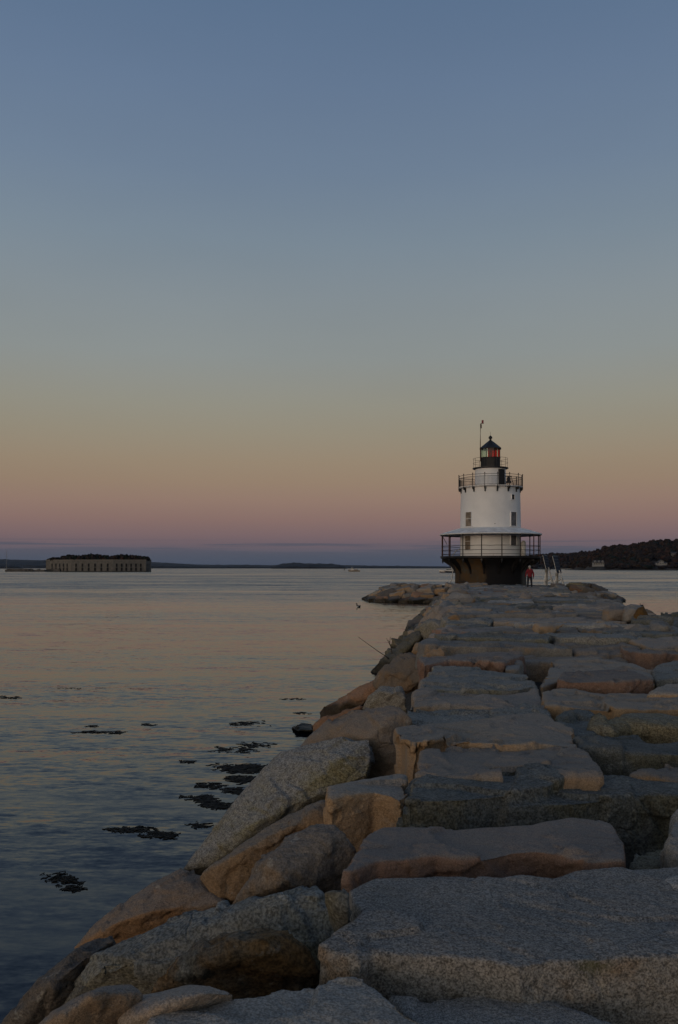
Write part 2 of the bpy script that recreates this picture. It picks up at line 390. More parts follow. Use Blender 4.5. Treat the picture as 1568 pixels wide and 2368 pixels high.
# ---------------------------------------------------------------- water
WAVE, OPENK = .8, 2.4
def water_mat():
    m = bpy.data.materials.new('harbour_water'); m.use_nodes = True
    t = NT(m.node_tree); b = m.node_tree.nodes['Principled BSDF']
    b.inputs['Base Color'].default_value = lin(9, 16, 25); b.inputs['IOR'].default_value = 1.44
    b.inputs['Specular IOR Level'].default_value = .5
    tcn = t.n('ShaderNodeTexCoord'); P = tcn.outputs['Object']
    wind = t.noise(t.mapping(P, (.008, .03, 1), loc=(4, 2, 0)), 1.0, 3, .55)       # gusts ruffle some bands more
    wf = t.ss(wind, .35, .65, .45, 1.25)
    w2 = t.noise(t.mapping(P, (.07, .42, 1), rot=(0, 0, R(6))), 1.0, 4, .6)
    wf = t.m('MULTIPLY', wf, t.ss(w2, .3, .7, .45, 1.55))
    sp = t.n('ShaderNodeSeparateXYZ'); t.l(P, sp.inputs[0])
    open_ = t.ss(sp.outputs[1], 55-9000, 130-9000, 1., OPENK)          # rougher out in the open roads than in the lee of the breakwater
    acc = None
    for sc, k, an in ((.35, .045, .3), (1.3, .11, .26), (4.0, .24, .25), (11., .30, .32), (28., .16, .5)):
        o = t.n('ShaderNodeTexNoise'); o.inputs['Scale'].default_value = sc; o.inputs['Detail'].default_value = 1.5; o.inputs['Distortion'].default_value = .4
        t.l(t.mapping(P, (an, 1, 1), rot=(0, 0, R(9))), o.inputs['Vector'])
        v = t.n('ShaderNodeVectorMath'); v.operation = 'SUBTRACT'; t.l(o.outputs['Color'], v.inputs[0]); v.inputs[1].default_value = (.5, .5, .5)
        v2 = t.n('ShaderNodeVectorMath'); v2.operation = 'SCALE'; t.l(v.outputs[0], v2.inputs[0]); v2.inputs[3].default_value = k*WAVE
        if acc is None: acc = v2.outputs[0]
        else:
            q = t.n('ShaderNodeVectorMath'); q.operation = 'ADD'; t.l(acc, q.inputs[0]); t.l(v2.outputs[0], q.inputs[1]); acc = q.outputs[0]
    v2 = t.n('ShaderNodeVectorMath'); v2.operation = 'SCALE'; t.l(acc, v2.inputs[0]); t.l(t.m('MULTIPLY', wf, open_), v2.inputs[3])
    v3 = t.n('ShaderNodeVectorMath'); v3.operation = 'MULTIPLY'; t.l(v2.outputs[0], v3.inputs[0]); v3.inputs[1].default_value = (.5, 1, 0)
    v4 = t.n('ShaderNodeVectorMath'); v4.operation = 'ADD'; t.l(v3.outputs[0], v4.inputs[0])
    cb = t.n('ShaderNodeCombineXYZ'); cb.inputs[2].default_value = 1      # far out only the wave faces turned this way are seen
    t.l(t.m('MULTIPLY', t.m('MULTIPLY', t.ss(sp.outputs[1], 12-9000, 190-9000, .014, .155), wf), -1), cb.inputs[1]); t.l(cb.outputs[0], v4.inputs[1])
    v5 = t.n('ShaderNodeVectorMath'); v5.operation = 'NORMALIZE'; t.l(v4.outputs[0], v5.inputs[0]); t.l(v5.outputs[0], b.inputs['Normal'])
    b.inputs['Roughness'].default_value = .06
    return m
bm = NB(); bmesh.ops.create_grid(bm, x_segments=40, y_segments=40, size=15000)
tag(obj('water', bm, water_mat(), loc=(0, 9000, 0)), kind='structure')

# ---------------------------------------------------------------- rubble under the blocks
def rubble_core():
    bm = NB(); rows = []
    ys = [-3+i*.55 for i in range(176)]
    prof = [(-3.5+.55, -.9), (-3.5+.75, -.5), (-2.4, .1), (-1.5, .65), (-.65, 1.12), (-.2, 1.22), (.8, 1.25), (2., 1.25), (3.2, 1.25), (4.4, 1.25), (5.4, 1.22), (6.0, 1.12), (7.0, .5), (8., -.1), (8.8, -.9)]
    for y in ys:
        row = []
        for x, z in prof:
            p = Vector((SL*y+x, y, z)); q = noise.noise(p*1.3)*.16+noise.noise(p*3.5)*.06
            row.append(bm.verts.new(p+Vector((noise.noise(p*1.1+Vector((9,0,0)))*.12, 0, q))))
        rows.append(row)
    for i in range(len(rows)-1):
        for k in range(len(prof)-1): bm.faces.new((rows[i][k], rows[i+1][k], rows[i+1][k+1], rows[i][k+1]))
    o = obj('rubble', bm, GR['core'], smooth=False)
    tag(o, 'stone rubble, coloured dark for the shade of the gaps, packed under and between the big granite blocks', 'rubble', kind='stuff')
rubble_core()
# ---------------------------------------------------------------- the near stones, each after its own outline
# -- foreground edge
slab('pale grey front granite block with a rounded hump, left of the smooth dark one', 'grey',
     [(352,2366),(440,2334),(520,2312),(600,2299),(655,2282),(748,2277),(784,2258,.02),(828,2257,.02),(864,2280),(896,2304),(943,2337),(1010,2375),(1010,2520),(560,2540),(330,2470)], d=-.06, t=.7, voxel=.015, amp=.8)
slab('smooth dark grey granite block cut off by the bottom edge at the right', 'slab',
     [(896,2303),(941,2301),(1040,2298),(1089,2286),(1141,2288),(1221,2304),(1301,2317),(1361,2334),(1421,2361),(1470,2420),(1460,2520),(1020,2520),(1000,2400)], d=-.16, t=.6, voxel=.015, amp=.7)
boulder('pinkish granite ridge in the bottom left, in front of the rusty sided boulder', 'pink',
        [(210,2400),(274,2326),(310,2315),(360,2305),(405,2296),(440,2281),(490,2278),(520,2284),(545,2299),(520,2318),(430,2345),(340,2400)], ridge=[(400,2310),(470,2295),(330,2350)], d=.2, t=.7, voxel=.015, base=.2, drop=.1)
boulder('pale brown granite shoulder in the bottom left corner beside the speckled edge stone', 'pink',
        [(60,2400),(110,2342),(160,2316),(234,2284),(262,2290),(270,2304),(309,2286),(330,2300),(280,2330),(215,2400)], ridge=[(225,2300),(150,2345)], d=.2, t=.7, voxel=.016, base=.42, drop=.1)
boulder('long brown speckled granite stone on the water edge at bottom left', 'brown',
        [(-20,2390),(0,2362),(47,2304),(90,2265),(169,2198),(216,2175),(256,2160),(272,2172),(236,2215),(187,2262),(151,2310),(86,2345),(20,2420)], ridge=[(110,2285),(190,2222)], d=.2, t=.9, voxel=.018, base=.36)
boulder('big dark coarse grained granite boulder lying diagonally in the lower left', 'dark',
        [(140,2330),(187,2254),(223,2211),(324,2164),(389,2126),(450,2099),(529,2086),(641,2063),(734,2041),(752,2060),(774,2099),(794,2139),(770,2182),(752,2275),(605,2315),(335,2320)], ridge=[(300,2212,.36),(400,2160,.36),(520,2118,.34),(640,2082,.34),(730,2072,.3),(230,2245,.36)], d=.2, t=.8, drop=.42, voxel=.017)
boulder('dark granite boulder with a rust brown flank, in front of the diagonal coarse boulder', 'rustol',
        [(340,2304,.3),(356,2261,.3),(410,2220,.3),(455,2190,.3),(504,2157,.26),(594,2148,.26),(626,2140,.26),(669,2146,.24),(713,2196,.1),(742,2268,-.05),(605,2325,-.2),(536,2325,-.2),(461,2305,-.1)], ridge=[(530,2176,.46),(610,2166,.46),(500,2225,.40),(640,2200,.36)], d=.08, t=.5, drop=.2, voxel=.016)
boulder('tan red smooth wedge shaped boulder on the water edge, lower left', 'brown2',
        [(165,2208),(202,2160),(248,2117),(306,2065),(353,2040),(418,2009),(464,2024),(486,2052),(529,2090),(450,2112),(389,2136),(328,2172),(240,2185)], ridge=[(420,2035,.40),(310,2090,.42),(350,2110,.44),(260,2140,.40)], d=.24, t=.8, voxel=.02, amp=.6, base=.15)
boulder('narrow brown jagged granite wedge between the speckled slab and the tan faceted boulder', 'tan',
        [(464,2026),(497,1998),(564,1950),(616,1918),(670,1881),(753,1849),(770,1907),(735,1910),(700,1940),(654,1960),(590,2020),(533,2090),(486,2055)], ridge=[(560,1968,.32),(616,1936,.34),(672,1912,.33),(730,1870,.3)], d=.16, t=.7, voxel=.022)
boulder('brown grey boulder with a tan facet, below the orange fronted block', 'brown',
        [(531,2095),(584,2012),(622,1974),(667,1942),(712,1919),(732,1904),(769,1908),(795,1923),(822,1967,-.1),(812,2012,-.2),(800,2060,-.3),(740,2070,-.1),(641,2080,.1)], ridge=[(624,1988,.46),(640,2050,.42)], d=.2, t=.8, drop=.1, voxel=.02)
boulder('small dark stone wedged in the gap left of the great foreground slab', 'dark',
        [(740,2060),(790,2055),(806,2059),(803,2100),(799,2145),(775,2120)], d=.0, t=.4, voxel=.018)
slab('squared granite block with an orange brown front face, at the left of the breakwater top', 'tan',
     [(756,1820),(800,1811),(849,1799),(920,1787),(938,1792),(944,1832),(925,1850),(898,1835),(865,1829),(810,1838),(764,1848)], d=-.05, t=.75, voxel=.018, amp=.75)
boulder('largest pale speckled granite slab of the left slope, tilting to the water', 'speck',
        [(410,2020),(456,1966),(518,1903),(576,1836),(610,1807),(628,1759,.34),(651,1740,.34),(692,1731,.34),(788,1708,.34),(857,1704,.3),(862,1734),(850,1795),(756,1830,.0),(753,1852,.0),(670,1890,.0),(616,1925,.0),(564,1955,.0),(490,2004)],
        ridge=[(790,1755,.46),(756,1798,.40),(692,1823,.42),(644,1862,.42),(600,1900,.40),(640,1765,.42)], d=.2, t=.8, voxel=.021, amp=.8)
boulder('pale brown slab leaning against the breakwater edge with a dark right flank', 'pink',
        [(680,1740),(737,1695),(772,1660),(811,1641),(884,1633),(920,1630),(936,1644),(956,1660,.05),(925,1690,.05),(916,1720,-.1),(920,1790,-.2),(850,1800,-.2),(850,1720)],
        ridge=[(904,1655,.36),(884,1683,.38),(855,1705,.38),(770,1680,.32)], d=.2, t=.8, voxel=.026, amp=.8)
boulder('dark red granite slab with a long low nose over the water', 'redall',
        [(738,1648),(752,1630),(792,1615),(840,1583),(876,1562),(900,1562),(873,1590),(834,1635),(768,1668),(742,1660)], ridge=[(800,1625,.34)], d=.2, t=.5, voxel=.03)
boulder('lower tan red granite slab at the waterline beneath the long nosed red slab', 'redall',
        [(724,1676),(748,1660),(800,1640),(845,1630),(815,1645),(776,1672),(731,1702)], ridge=[(770,1662,.2)], d=.05, t=.5, voxel=.03)
boulder('blue grey granite block beside the red slab, under the breakwater edge', 'blue',
        [(834,1640),(849,1609),(882,1585),(930,1585),(938,1615),(942,1642),(912,1636),(858,1642)], ridge=[(880,1600,.32),(915,1605,.3)], d=.14, t=.6, voxel=.028)
boulder('olive grey sloping granite slab above the red slab, ending at a dark cleft', 'brown',
        [(860,1580),(873,1555),(894,1534),(921,1516),(951,1506),(974,1516),(978,1570),(940,1590),(900,1588),(876,1592)], ridge=[(930,1525,.34),(955,1520,.32),(900,1552,.32)], d=.16, t=.7, voxel=.032)
boulder('long narrow dark strip of granite lying along the water edge', 'dark',
        [(829,1587),(843,1567),(867,1540),(891,1519),(927,1492),(960,1459),(984,1462),(945,1498),(909,1519),(876,1555),(849,1580)], d=.16, t=.6, voxel=.04)
boulder('small tan granite nub between olive slab and round olive stone', 'tan',
        [(950,1508),(960,1486),(980,1484),(990,1498),(972,1514)], d=.22, t=.5, voxel=.04)
boulder('round olive stained boulder beside the small tan nub', 'olive',
        [(980,1494),(999,1473),(1017,1477),(1026,1497),(988,1514)], ridge=[(1003,1485,.4)], d=.22, t=.5, voxel=.04)
boulder('pink granite wedge lying under the end of the red fronted paving slab', 'pink',
        [(970,1518),(1000,1500),(1023,1494),(1033,1514),(985,1524)], d=.24, t=.5, voxel=.04)
boulder('large blue grey angular boulder on the left slope halfway along', 'blue',
        [(965,1450),(995,1427),(1030,1438),(1037,1449),(1033,1472),(1015,1477),(983,1476)], ridge=[(1000,1436,.55),(1020,1450,.5)], d=.28, t=.7, voxel=.05)
boulder('olive brown sloping boulder below the large blue grey one', 'olive',
        [(928,1508),(944,1478),(962,1452),(985,1447),(1005,1470),(984,1484),(955,1500)], ridge=[(968,1470,.3)], d=.16, t=.7, voxel=.05)
boulder('orange tan triangular stone standing at the breakwater edge halfway along', 'tan',
        [(1024,1438),(1040,1424),(1058,1416),(1069,1440),(1040,1446)], ridge=[(1056,1422,.6)], d=.38, t=.6, voxel=.06)
boulder('grey angular stone just beyond the large blue grey boulder', 'grey',
        [(996,1427),(1005,1408),(1024,1414),(1030,1436),(1010,1434)], ridge=[(1012,1416,.5)], d=.28, t=.6, voxel=.06)
o = rock('small black weedy rock standing in the water just off the slope', 'weedy', [('hull', [atY(672,1684,18.7), atY(690,1674,18.6), atY(700,1669,18.8), atY(722,1671,18.8), atY(728,1682,18.9), atY(720,1690,18.2), atY(690,1692,18.2), atY(700,1676,19.5), atY(700,1690,19.6)])], name='rock', cat='rock', voxel=.03)

# -- breakwater top, near to far
slab('great pale grey foreground slab with flat speckled top, biggest paving stone', 'slab',
     [(806,2056),(839,2038),(867,2027),(1003,2025),(1061,2022),(1161,2030),(1201,2024),(1281,2034),(1333,2016),(1413,2008),(1501,2006),(1568,2000),(1780,1996),(1830,2215),(1568,2210),(1441,2214),(1341,2218),(1261,2224),(1201,2234),(1100,2215),(943,2207),(864,2200),(831,2216),(772,2203),(736,2182),(765,2165),(795,2146),(828,2128),(838,2105),(815,2085)], d=0, t=.62, voxel=.015, amp=.32)
slab('grey topped granite slab with a rusty red broken front face, second from the front', 'red',
     [(790,2010),(816,1983),(826,1960),(848,1932),(884,1916),(952,1911),(1066,1911),(1226,1908),(1264,1900),(1322,1890),(1386,1897),(1412,1906),(1428,1932),(1439,1948),(1443,1990),(1348,1992),(1290,1974),(1239,1966),(1188,1969),(1130,1982),(1066,1988),(1012,1978),(948,1985),(872,1990),(846,1999),(812,2012)], d=.0, t=.5, voxel=.017, amp=.5)
slab('dark green grey layered granite slab with stepped edges, third from the front', 'dark',
     [(938,1845),(961,1800),(1150,1806),(1313,1806),(1396,1798),(1466,1799),(1580,1811),(1720,1815),(1720,1850),(1530,1838),(1450,1842),(1354,1852),(1200,1864),(1066,1872),(925,1878)], d=-.10, t=.65, voxel=.018,
     more=[([(955,1797),(1010,1782),(1130,1775),(1239,1774),(1297,1779),(1308,1795),(1271,1816),(1194,1828),(1066,1846),(944,1852)], .0, .3)], amp=.9)
slab('tan granite slab with a cracked top wedged behind the dark layered slab', 'pink',
     [(962,1792),(970,1760),(977,1740),(1044,1731),(1150,1729),(1290,1730),(1338,1731),(1361,1747),(1383,1772),(1395,1802),(1300,1802),(1100,1802)], d=-.01, t=.6, voxel=.02)
slab('broad pale tan granite slab with a split front edge, midway up the near rows', 'tan',
     [(912,1684),(980,1675),(1066,1667),(1162,1659),(1239,1655),(1265,1659),(1284,1673),(1322,1686),(1337,1729),(1297,1722),(1258,1720),(1207,1722),(1143,1719),(1085,1715),(1022,1710),(990,1721),(950,1722),(930,1715)], d=.03, t=.75, voxel=.022)
slab('low blue grey granite strip just behind the broad tan slab', 'blue',
     [(940,1645),(955,1631),(1066,1630),(1178,1637),(1262,1637),(1273,1660),(1239,1662),(1162,1668),(1066,1674),(980,1680),(948,1668)], d=-.06, t=.5, voxel=.025)
slab('brown grey granite slab with a shallow hollow, behind the low blue strip', 'pink',
     [(962,1605),(984,1572),(1035,1593),(1120,1592),(1205,1592),(1232,1590),(1253,1614),(1269,1644),(1262,1642),(1178,1640),(1066,1633),(955,1634)], d=-.02, t=.5, voxel=.027)
slab('blue grey slab with a white chipped front edge, before the red faced slab', 'blue',
     [(972,1580),(1002,1541),(1098,1543),(1137,1550),(1219,1558),(1239,1585),(1205,1592),(1100,1595),(1035,1595),(985,1590)], d=.02, t=.5, voxel=.03)
slab('long slab with a dull red front face near the left edge of the breakwater top', 'red',
     [(972,1526),(1000,1517),(1032,1514),(1100,1509),(1171,1507),(1205,1508),(1212,1516),(1164,1534),(1100,1530),(1035,1530),(978,1538)], d=.06, t=.5, voxel=.035)
slab('upright little grey stone in the dark gap beside the red faced slab', 'grey', [(1166,1522),(1195,1518),(1205,1530),(1200,1546),(1168,1548)], d=.0, t=.4, voxel=.03)
slab('block with a dusky pink front face on the right of the breakwater top', 'red',
     [(1290,1570),(1304,1552),(1375,1549),(1470,1552),(1507,1573),(1443,1577),(1380,1576),(1324,1574)], d=.10, t=.6, voxel=.026, amp=.8)
slab('grey brown slab with a tan left end, behind the dusky pink block', 'tan',
     [(1252,1590),(1273,1527),(1290,1523),(1368,1518),(1470,1532),(1509,1552),(1512,1585),(1470,1572),(1300,1572)], d=-.02, t=.6, voxel=.032)
slab('wide grey slab over a rusty orange undercut, reaching the right picture edge', 'tan',
     [(1252,1600),(1297,1590),(1380,1600),(1460,1605),(1568,1605),(1740,1606),(1740,1642),(1568,1639),(1440,1640),(1340,1634),(1262,1632)], d=.0, t=.55, voxel=.026)
slab('dark blue grey lumpy boulder in the gap below the rusty orange undercut', 'dark',
     [(1284,1672),(1317,1652),(1334,1647),(1375,1650),(1394,1668),(1380,1700),(1351,1712),(1315,1705)], d=-.08, t=.5, voxel=.024, amp=1.3)
slab('blue topped slab with a yellowish speckled face at the right edge', 'olive',
     [(1368,1690),(1392,1668),(1436,1665),(1439,1655),(1568,1656),(1730,1658),(1730,1690),(1568,1685),(1511,1681),(1453,1680),(1410,1694)], d=-.03, t=.6, voxel=.024)
slab('dark grey slab with a rough olive front face at right, before the blue topped slab', 'dark',
     [(1330,1710),(1386,1698),(1476,1698),(1501,1713),(1568,1710),(1740,1706),(1740,1745),(1568,1742),(1482,1743),(1386,1738),(1345,1734)], d=-.04, t=.6, voxel=.022)
slab('pinkish brown low slab end at the right edge above the dark layered slab', 'pink',
     [(1466,1790),(1476,1782),(1568,1764),(1740,1738),(1740,1812),(1568,1808),(1466,1799)], d=-.08, t=.5, voxel=.022)
slab('small rounded brown stone in the dark hole at the right', 'olive', [(1455,2005),(1462,1985),(1479,1970),(1537,1960),(1566,1985),(1575,2020),(1500,2030)], d=-.22, t=.4, voxel=.018, amp=1.2)
slab('light grey rounded block end at the right edge, beside the dark hole', 'grey', [(1541,1935),(1560,1900),(1620,1880),(1740,1890),(1740,1990),(1580,1990),(1550,1965)], d=-.02, t=.6, voxel=.02)
slab('pale tan wedge shaped stone end at the right, below the dusky pink block', 'tan',
     [(1495,1604),(1540,1582),(1568,1584),(1700,1590),(1700,1606),(1568,1606)], d=.06, t=.5, voxel=.028)
slab('dark blue grey stone with a mossy right end, right of the dusky pink block', 'blue',
     [(1511,1548),(1530,1538),(1568,1532),(1700,1530),(1700,1566),(1568,1570),(1516,1572)], d=.0, t=.6, voxel=.03)
# -- the raised stones at the right edge further out
def raised(label, mt, pts, Y, dep=1.6, **kw):
    """a stone standing above the deck: its outline at depth Y"""
    F = [atY(u, v, Y) for u, v in pts]; cf = sum(F, Vector())/len(F); rr = random.Random(int(pts[0][0]))
    A_ = [cf+(p-cf)*rr.uniform(.5, .85)+Vector((0, -rr.uniform(.15, .45)*dep*.5, 0)) for p in F]
    B = [cf+(p-cf)*rr.uniform(.6, .95)+Vector((dep*.3, dep*rr.uniform(.5, 1), 0)) for p in F]; F = F+A_
    return rock(label, mt, [('hull', F+B)], name='granite_boulder', group='granite boulders of the right edge', cat='boulder', **kw)
raised('pinkish block with a ragged top standing proud on the right edge', 'pink', [(1388,1445),(1391,1410),(1402,1402),(1415,1408),(1440,1408),(1444,1440)], 27.5, voxel=.06)
raised('pale grey block with a rounded top between the pinkish block and the rust brown boulder', 'grey', [(1436,1443),(1437,1406),(1455,1401),(1478,1403),(1486,1420),(1470,1445)], 27.2, voxel=.06)
raised('rust brown mossy boulder on the right edge against the water', 'rustd', [(1461,1440),(1464,1420),(1472,1405),(1487,1402),(1498,1418),(1496,1434),(1480,1442)], 26.4, dep=1.0, voxel=.05)
raised('small grey stone leaning at the foot of the rust brown boulder', 'grey', [(1489,1441),(1497,1427),(1506,1432),(1509,1442)], 26.0, dep=.8, voxel=.05)
raised('smooth grey shoulder stone sloping to the water at the right edge of the picture', 'grey', [(1490,1462),(1508,1440),(1535,1442),(1556,1456),(1566,1470),(1540,1480)], 22.5, dep=1.4, voxel=.06)
raised('dark rounded stone at the right picture edge below the smooth shoulder stone', 'dark', [(1552,1490),(1556,1466),(1575,1464),(1600,1470),(1610,1500)], 20.5, dep=1.2, voxel=.06)
raised('pale peaked stone near the lighthouse end of the paving', 'tan', [(1218,1400),(1222,1388),(1234,1383),(1246,1390),(1250,1402)], 44, dep=1.2, voxel=.1)

# ---------------------------------------------------------------- the far rows of paving, laid row by row
rng = random.Random(21)
KINDS = [('grey', 'grey'), ('pink', 'pale pinkish'), ('slab', 'blue grey'), ('tan', 'tan stained'), ('dark', 'dark grey'), ('blue', 'blue grey'), ('red', 'rusty red')]
WTS = [5, 5, 4, 3, 2, 3, 1]
def pick():
    return rng.choices(KINDS, WTS)[0]
def zone(y): return 'close' if y < 28 else ('halfway' if y < 52 else 'far')
ZN = {'close': 'in the rows beyond the near slabs', 'halfway': 'in the middle rows of the breakwater', 'far': 'in the crowded rows near the lighthouse'}
def paving(y0, y1, xl, xr, dmin=.85, dmax=1.7):
    y = y0
    while y < y1:
        dep = rng.uniform(dmin, dmax)
        x = xl(y)+rng.uniform(-.25, .15); X1 = xr(y)+rng.uniform(-.4, .3)
        while x < X1-.5:
            wd = rng.choice([rng.uniform(1.2, 2.0), rng.uniform(1.8, 3.4), rng.uniform(2.2, 4.2)])
            if x+wd > X1-.6: wd = max(.8, X1-x)
            gp = rng.uniform(.0, .09); zt = DECK+rng.gauss(0, .085); tx, ty = rng.gauss(0, .02), rng.gauss(0, .035)
            ya, yb = y+rng.uniform(-.15, .2), y+dep+rng.uniform(-.2, .2)
            pts = []
            for (fx, fy) in ((0,0),(.3,0),(.65,0),(1,0),(1,.5),(1,1),(.6,1),(.25,1),(0,1),(0,.5)):
                px_ = x+gp+(wd-gp)*fx+rng.uniform(-.13, .13); py_ = ya+(yb-ya)*fy+rng.uniform(-.12, .12)
                pts.append(Vector((px_+SL*0, py_, zt+(fx-.5)*tx*wd+(fy-.5)*ty*dep)))
            k, nm = pick()
            hl = [('prism', pts, grow(pts, rng.uniform(.5, .7), .04, .05, rng))]
            if rng.random() < .2:        # a second, thinner layer left on part of the top
                q = [p+Vector((0,0,rng.uniform(.05,.1))) for p in pts[3:9]]
                hl.append(('prism', q, [p-Vector((0,0,.3)) for p in q]))
            rock('%s granite paving block %s' % (nm, ZN[zone(y)]), k, hl, rng=rng, group='granite paving blocks '+ZN[zone(y)], cat='stone block', amp=1.0, voxel=min(.13, max(.032, y*.0019)))
            x += wd+rng.uniform(.0, .06)
        y += dep*rng.uniform(.86, 1.0)
paving(17.0, 84, edge_l, edge_r)
# loose stones tipped into the joints
for i in range(26):
    y = rng.uniform(22, 66); x = SL*y+rng.uniform(0, 5.8); s = rng.uniform(.2, .42)
    pts = [Vector((x+rng.gauss(0,1)*s*.7, y+rng.gauss(0,1)*s*.6, DECK+.02+rng.gauss(0,1)*s*.35)) for _ in range(12)]
    k, nm = pick()
    rock('%s loose granite stone wedged in a joint of the paving' % nm, k, [('hull', pts)], rng=rng, name='granite_stone', group='loose stones in the paving joints', cat='stone', voxel=max(.03, y*.0024))
# right of the frame near the camera
y = 3.4
while y < 17:
    dep = rng.uniform(1.1, 1.7); x = .47*y+.2
    while x < edge_r(y)-.6:
        wd = min(rng.uniform(1.4, 2.6), edge_r(y)-x)
        pts = [Vector((x+wd*fx+rng.uniform(-.08,.04), y+dep*fy+rng.uniform(-.08,.04), DECK+rng.gauss(0,.03))) for fx, fy in ((0,0),(.5,0),(1,0),(1,1),(.5,1),(0,1))]
        k, nm = pick()
        rock('%s granite paving block at the right side of the near breakwater' % nm, k, [('prism', pts, grow(pts, .6, .03, .04, rng))], rng=rng, group='granite paving blocks at the near right', cat='stone block', voxel=.06)
        x += wd+.08
    y += dep

# ---------------------------------------------------------------- boulders of the slopes
def blob(c, sx, sy, sz, rz, tilt, n=14):
    M = Matrix.Rotation(rz, 3, 'Z') @ tilt
    out = []
    for sx_ in (-1, 1):
        for sy_ in (-1, 1):
            for sz_ in (-1, 1):
                v = Vector((sx_*rng.uniform(.62, 1), sy_*rng.uniform(.62, 1), sz_*rng.uniform(.7, 1)))
                out.append(c+M @ Vector((v.x*sx, v.y*sy, v.z*sz)))
    return out
tiltL = Matrix.Rotation(-math.atan(DECK/2.75), 3, 'Y')
y = 31
while y < 86:
    st = rng.uniform(1.2, 1.7)
    for k_, frac in enumerate((.1, .48, .86)):
        yy = y+rng.uniform(-.4, .4)
        if yy < 34 and k_ == 2: continue
        x = SL*yy-(2.75 if yy < 45 else 3.1)+2.3*frac+rng.uniform(-.15, .15); z = DECK*frac-.12+rng.uniform(-.05, .1)
        kk, nm = pick()
        if frac < .2: kk, nm = rng.choice([('olive', 'olive stained'), ('dark', 'dark wet'), ('brown', 'brown')])
        rock('%s granite boulder %s of the left slope %s' % (nm, ('at the foot', 'on the middle', 'at the top')[k_], 'halfway out' if yy < 50 else 'near the lighthouse'), kk,
             [('hull', blob(Vector((x, yy, z)), rng.uniform(.55, .95), rng.uniform(.55, .95), rng.uniform(.3, .46), rng.uniform(0, 6.3), tiltL))], rng=rng, chips=2, name='granite_boulder', group='granite boulders of the left slope', cat='boulder', voxel=max(.05, yy*.0017))
    y += st
tiltR = Matrix.Rotation(math.atan(.6), 3, 'Y')
y = 18
while y < 86:
    st = rng.uniform(1.5, 2.1)
    for frac in (.1, .6):
        yy = y+rng.uniform(-.4, .4)
        x = SL*yy+6.2+2.6*(1-frac)+rng.uniform(-.15, .15); z = DECK*frac-.05
        kk, nm = pick()
        rock('%s granite boulder %s of the right slope' % (nm, 'at the foot' if frac < .3 else 'at the top'), kk, [('hull', blob(Vector((x, yy, z)), rng.uniform(.7, 1.1), rng.uniform(.7, 1.1), rng.uniform(.35, .55), rng.uniform(0, 6.3), tiltR))], rng=rng, chips=2, name='granite_boulder', group='granite boulders of the right slope', cat='boulder', voxel=max(.08, yy*.003))
    y += st

# ---------------------------------------------------------------- the mound under the lighthouse
LX, LY = 16.4, 94.0
bm = NB()
def sup(a, n=3.): 
    c, s = math.cos(a), math.sin(a)
    return math.copysign(abs(c)**(2/n), c), math.copysign(abs(s)**(2/n), s)
rings = []
for rx, ry, z in ((13.0, 7.6, -.9), (12.3, 7.0, .1), (11.0, 6.2, .9), (10.2, 5.4, 1.45), (6, 3.2, 1.55)):
    rings.append([bm.verts.new((sup(2*PI*k/72)[0]*rx+rng.uniform(-.1,.1), sup(2*PI*k/72)[1]*ry+rng.uniform(-.1,.1), z+rng.uniform(-.1,.1))) for k in range(72)])
for A, B in zip(rings, rings[1:]):
    for k in range(72): bm.faces.new((A[k], A[(k+1) % 72], B[(k+1) % 72], B[k]))
bm.faces.new(rings[-1])
tag(obj('rubble', bm, GR['core'], loc=(LX, LY, 0)), 'packed rubble ground of the mound the lighthouse stands on', 'rubble', kind='stuff')
n = 0
for lvl, (rx, ry, z, cnt, s) in enumerate(((13.1, 7.7, .10, 44, .9), (12.3, 7.0, .62, 42, .85), (11.3, 6.2, 1.15, 38, .82), (10.2, 5.2, 1.5, 32, .75))):
    for k in range(cnt):
        a = 2*PI*(k+.5*(lvl % 2)+rng.uniform(-.25, .25))/cnt
        cx, cy = sup(a)
        if cy > .35: continue                          # the far side of the mound is hidden
        x, yy = LX+cx*rx, LY+cy*ry
        if lvl < 3 and SL*yy-.6 < x < SL*yy+6.0 and cy < -.3: continue     # where the breakwater joins
        sz = s*rng.uniform(.75, 1.2)
        til = Matrix.Rotation(rng.uniform(.15, .6) if lvl < 3 else rng.uniform(0, .25), 3, Vector((cy, -cx, 0)).normalized()*-1 if abs(cx)+abs(cy) > 0 else 'X')
        kk, nm = rng.choices([('pink', 'pale pinkish'), ('grey', 'grey'), ('redall', 'red brown'), ('tan', 'tan'), ('brown', 'brown'), ('olive', 'olive stained')], [4, 4, 2, 3, 3, 2])[0]
        if lvl == 0: kk, nm = rng.choice([('brown', 'brown'), ('olive', 'olive stained'), ('redall', 'red brown')])
        side = 'left' if cx < 0 else 'right'
        rock('%s riprap boulder %s of the lighthouse mound, %s of the tower' % (nm, ('at the waterline', 'low on the slope', 'high on the slope', 'on the crest')[lvl], side), kk,
             [('hull', [p for p in blob(Vector((x, yy, z)), sz, sz*rng.uniform(.7, 1), sz*rng.uniform(.4, .6), rng.uniform(0, 6.3) if lvl == 3 else rng.uniform(-.6, .6), til)])], rng=rng, chips=2, name='riprap_boulder', group='riprap boulders round the lighthouse', cat='boulder', voxel=.105)
        n += 1
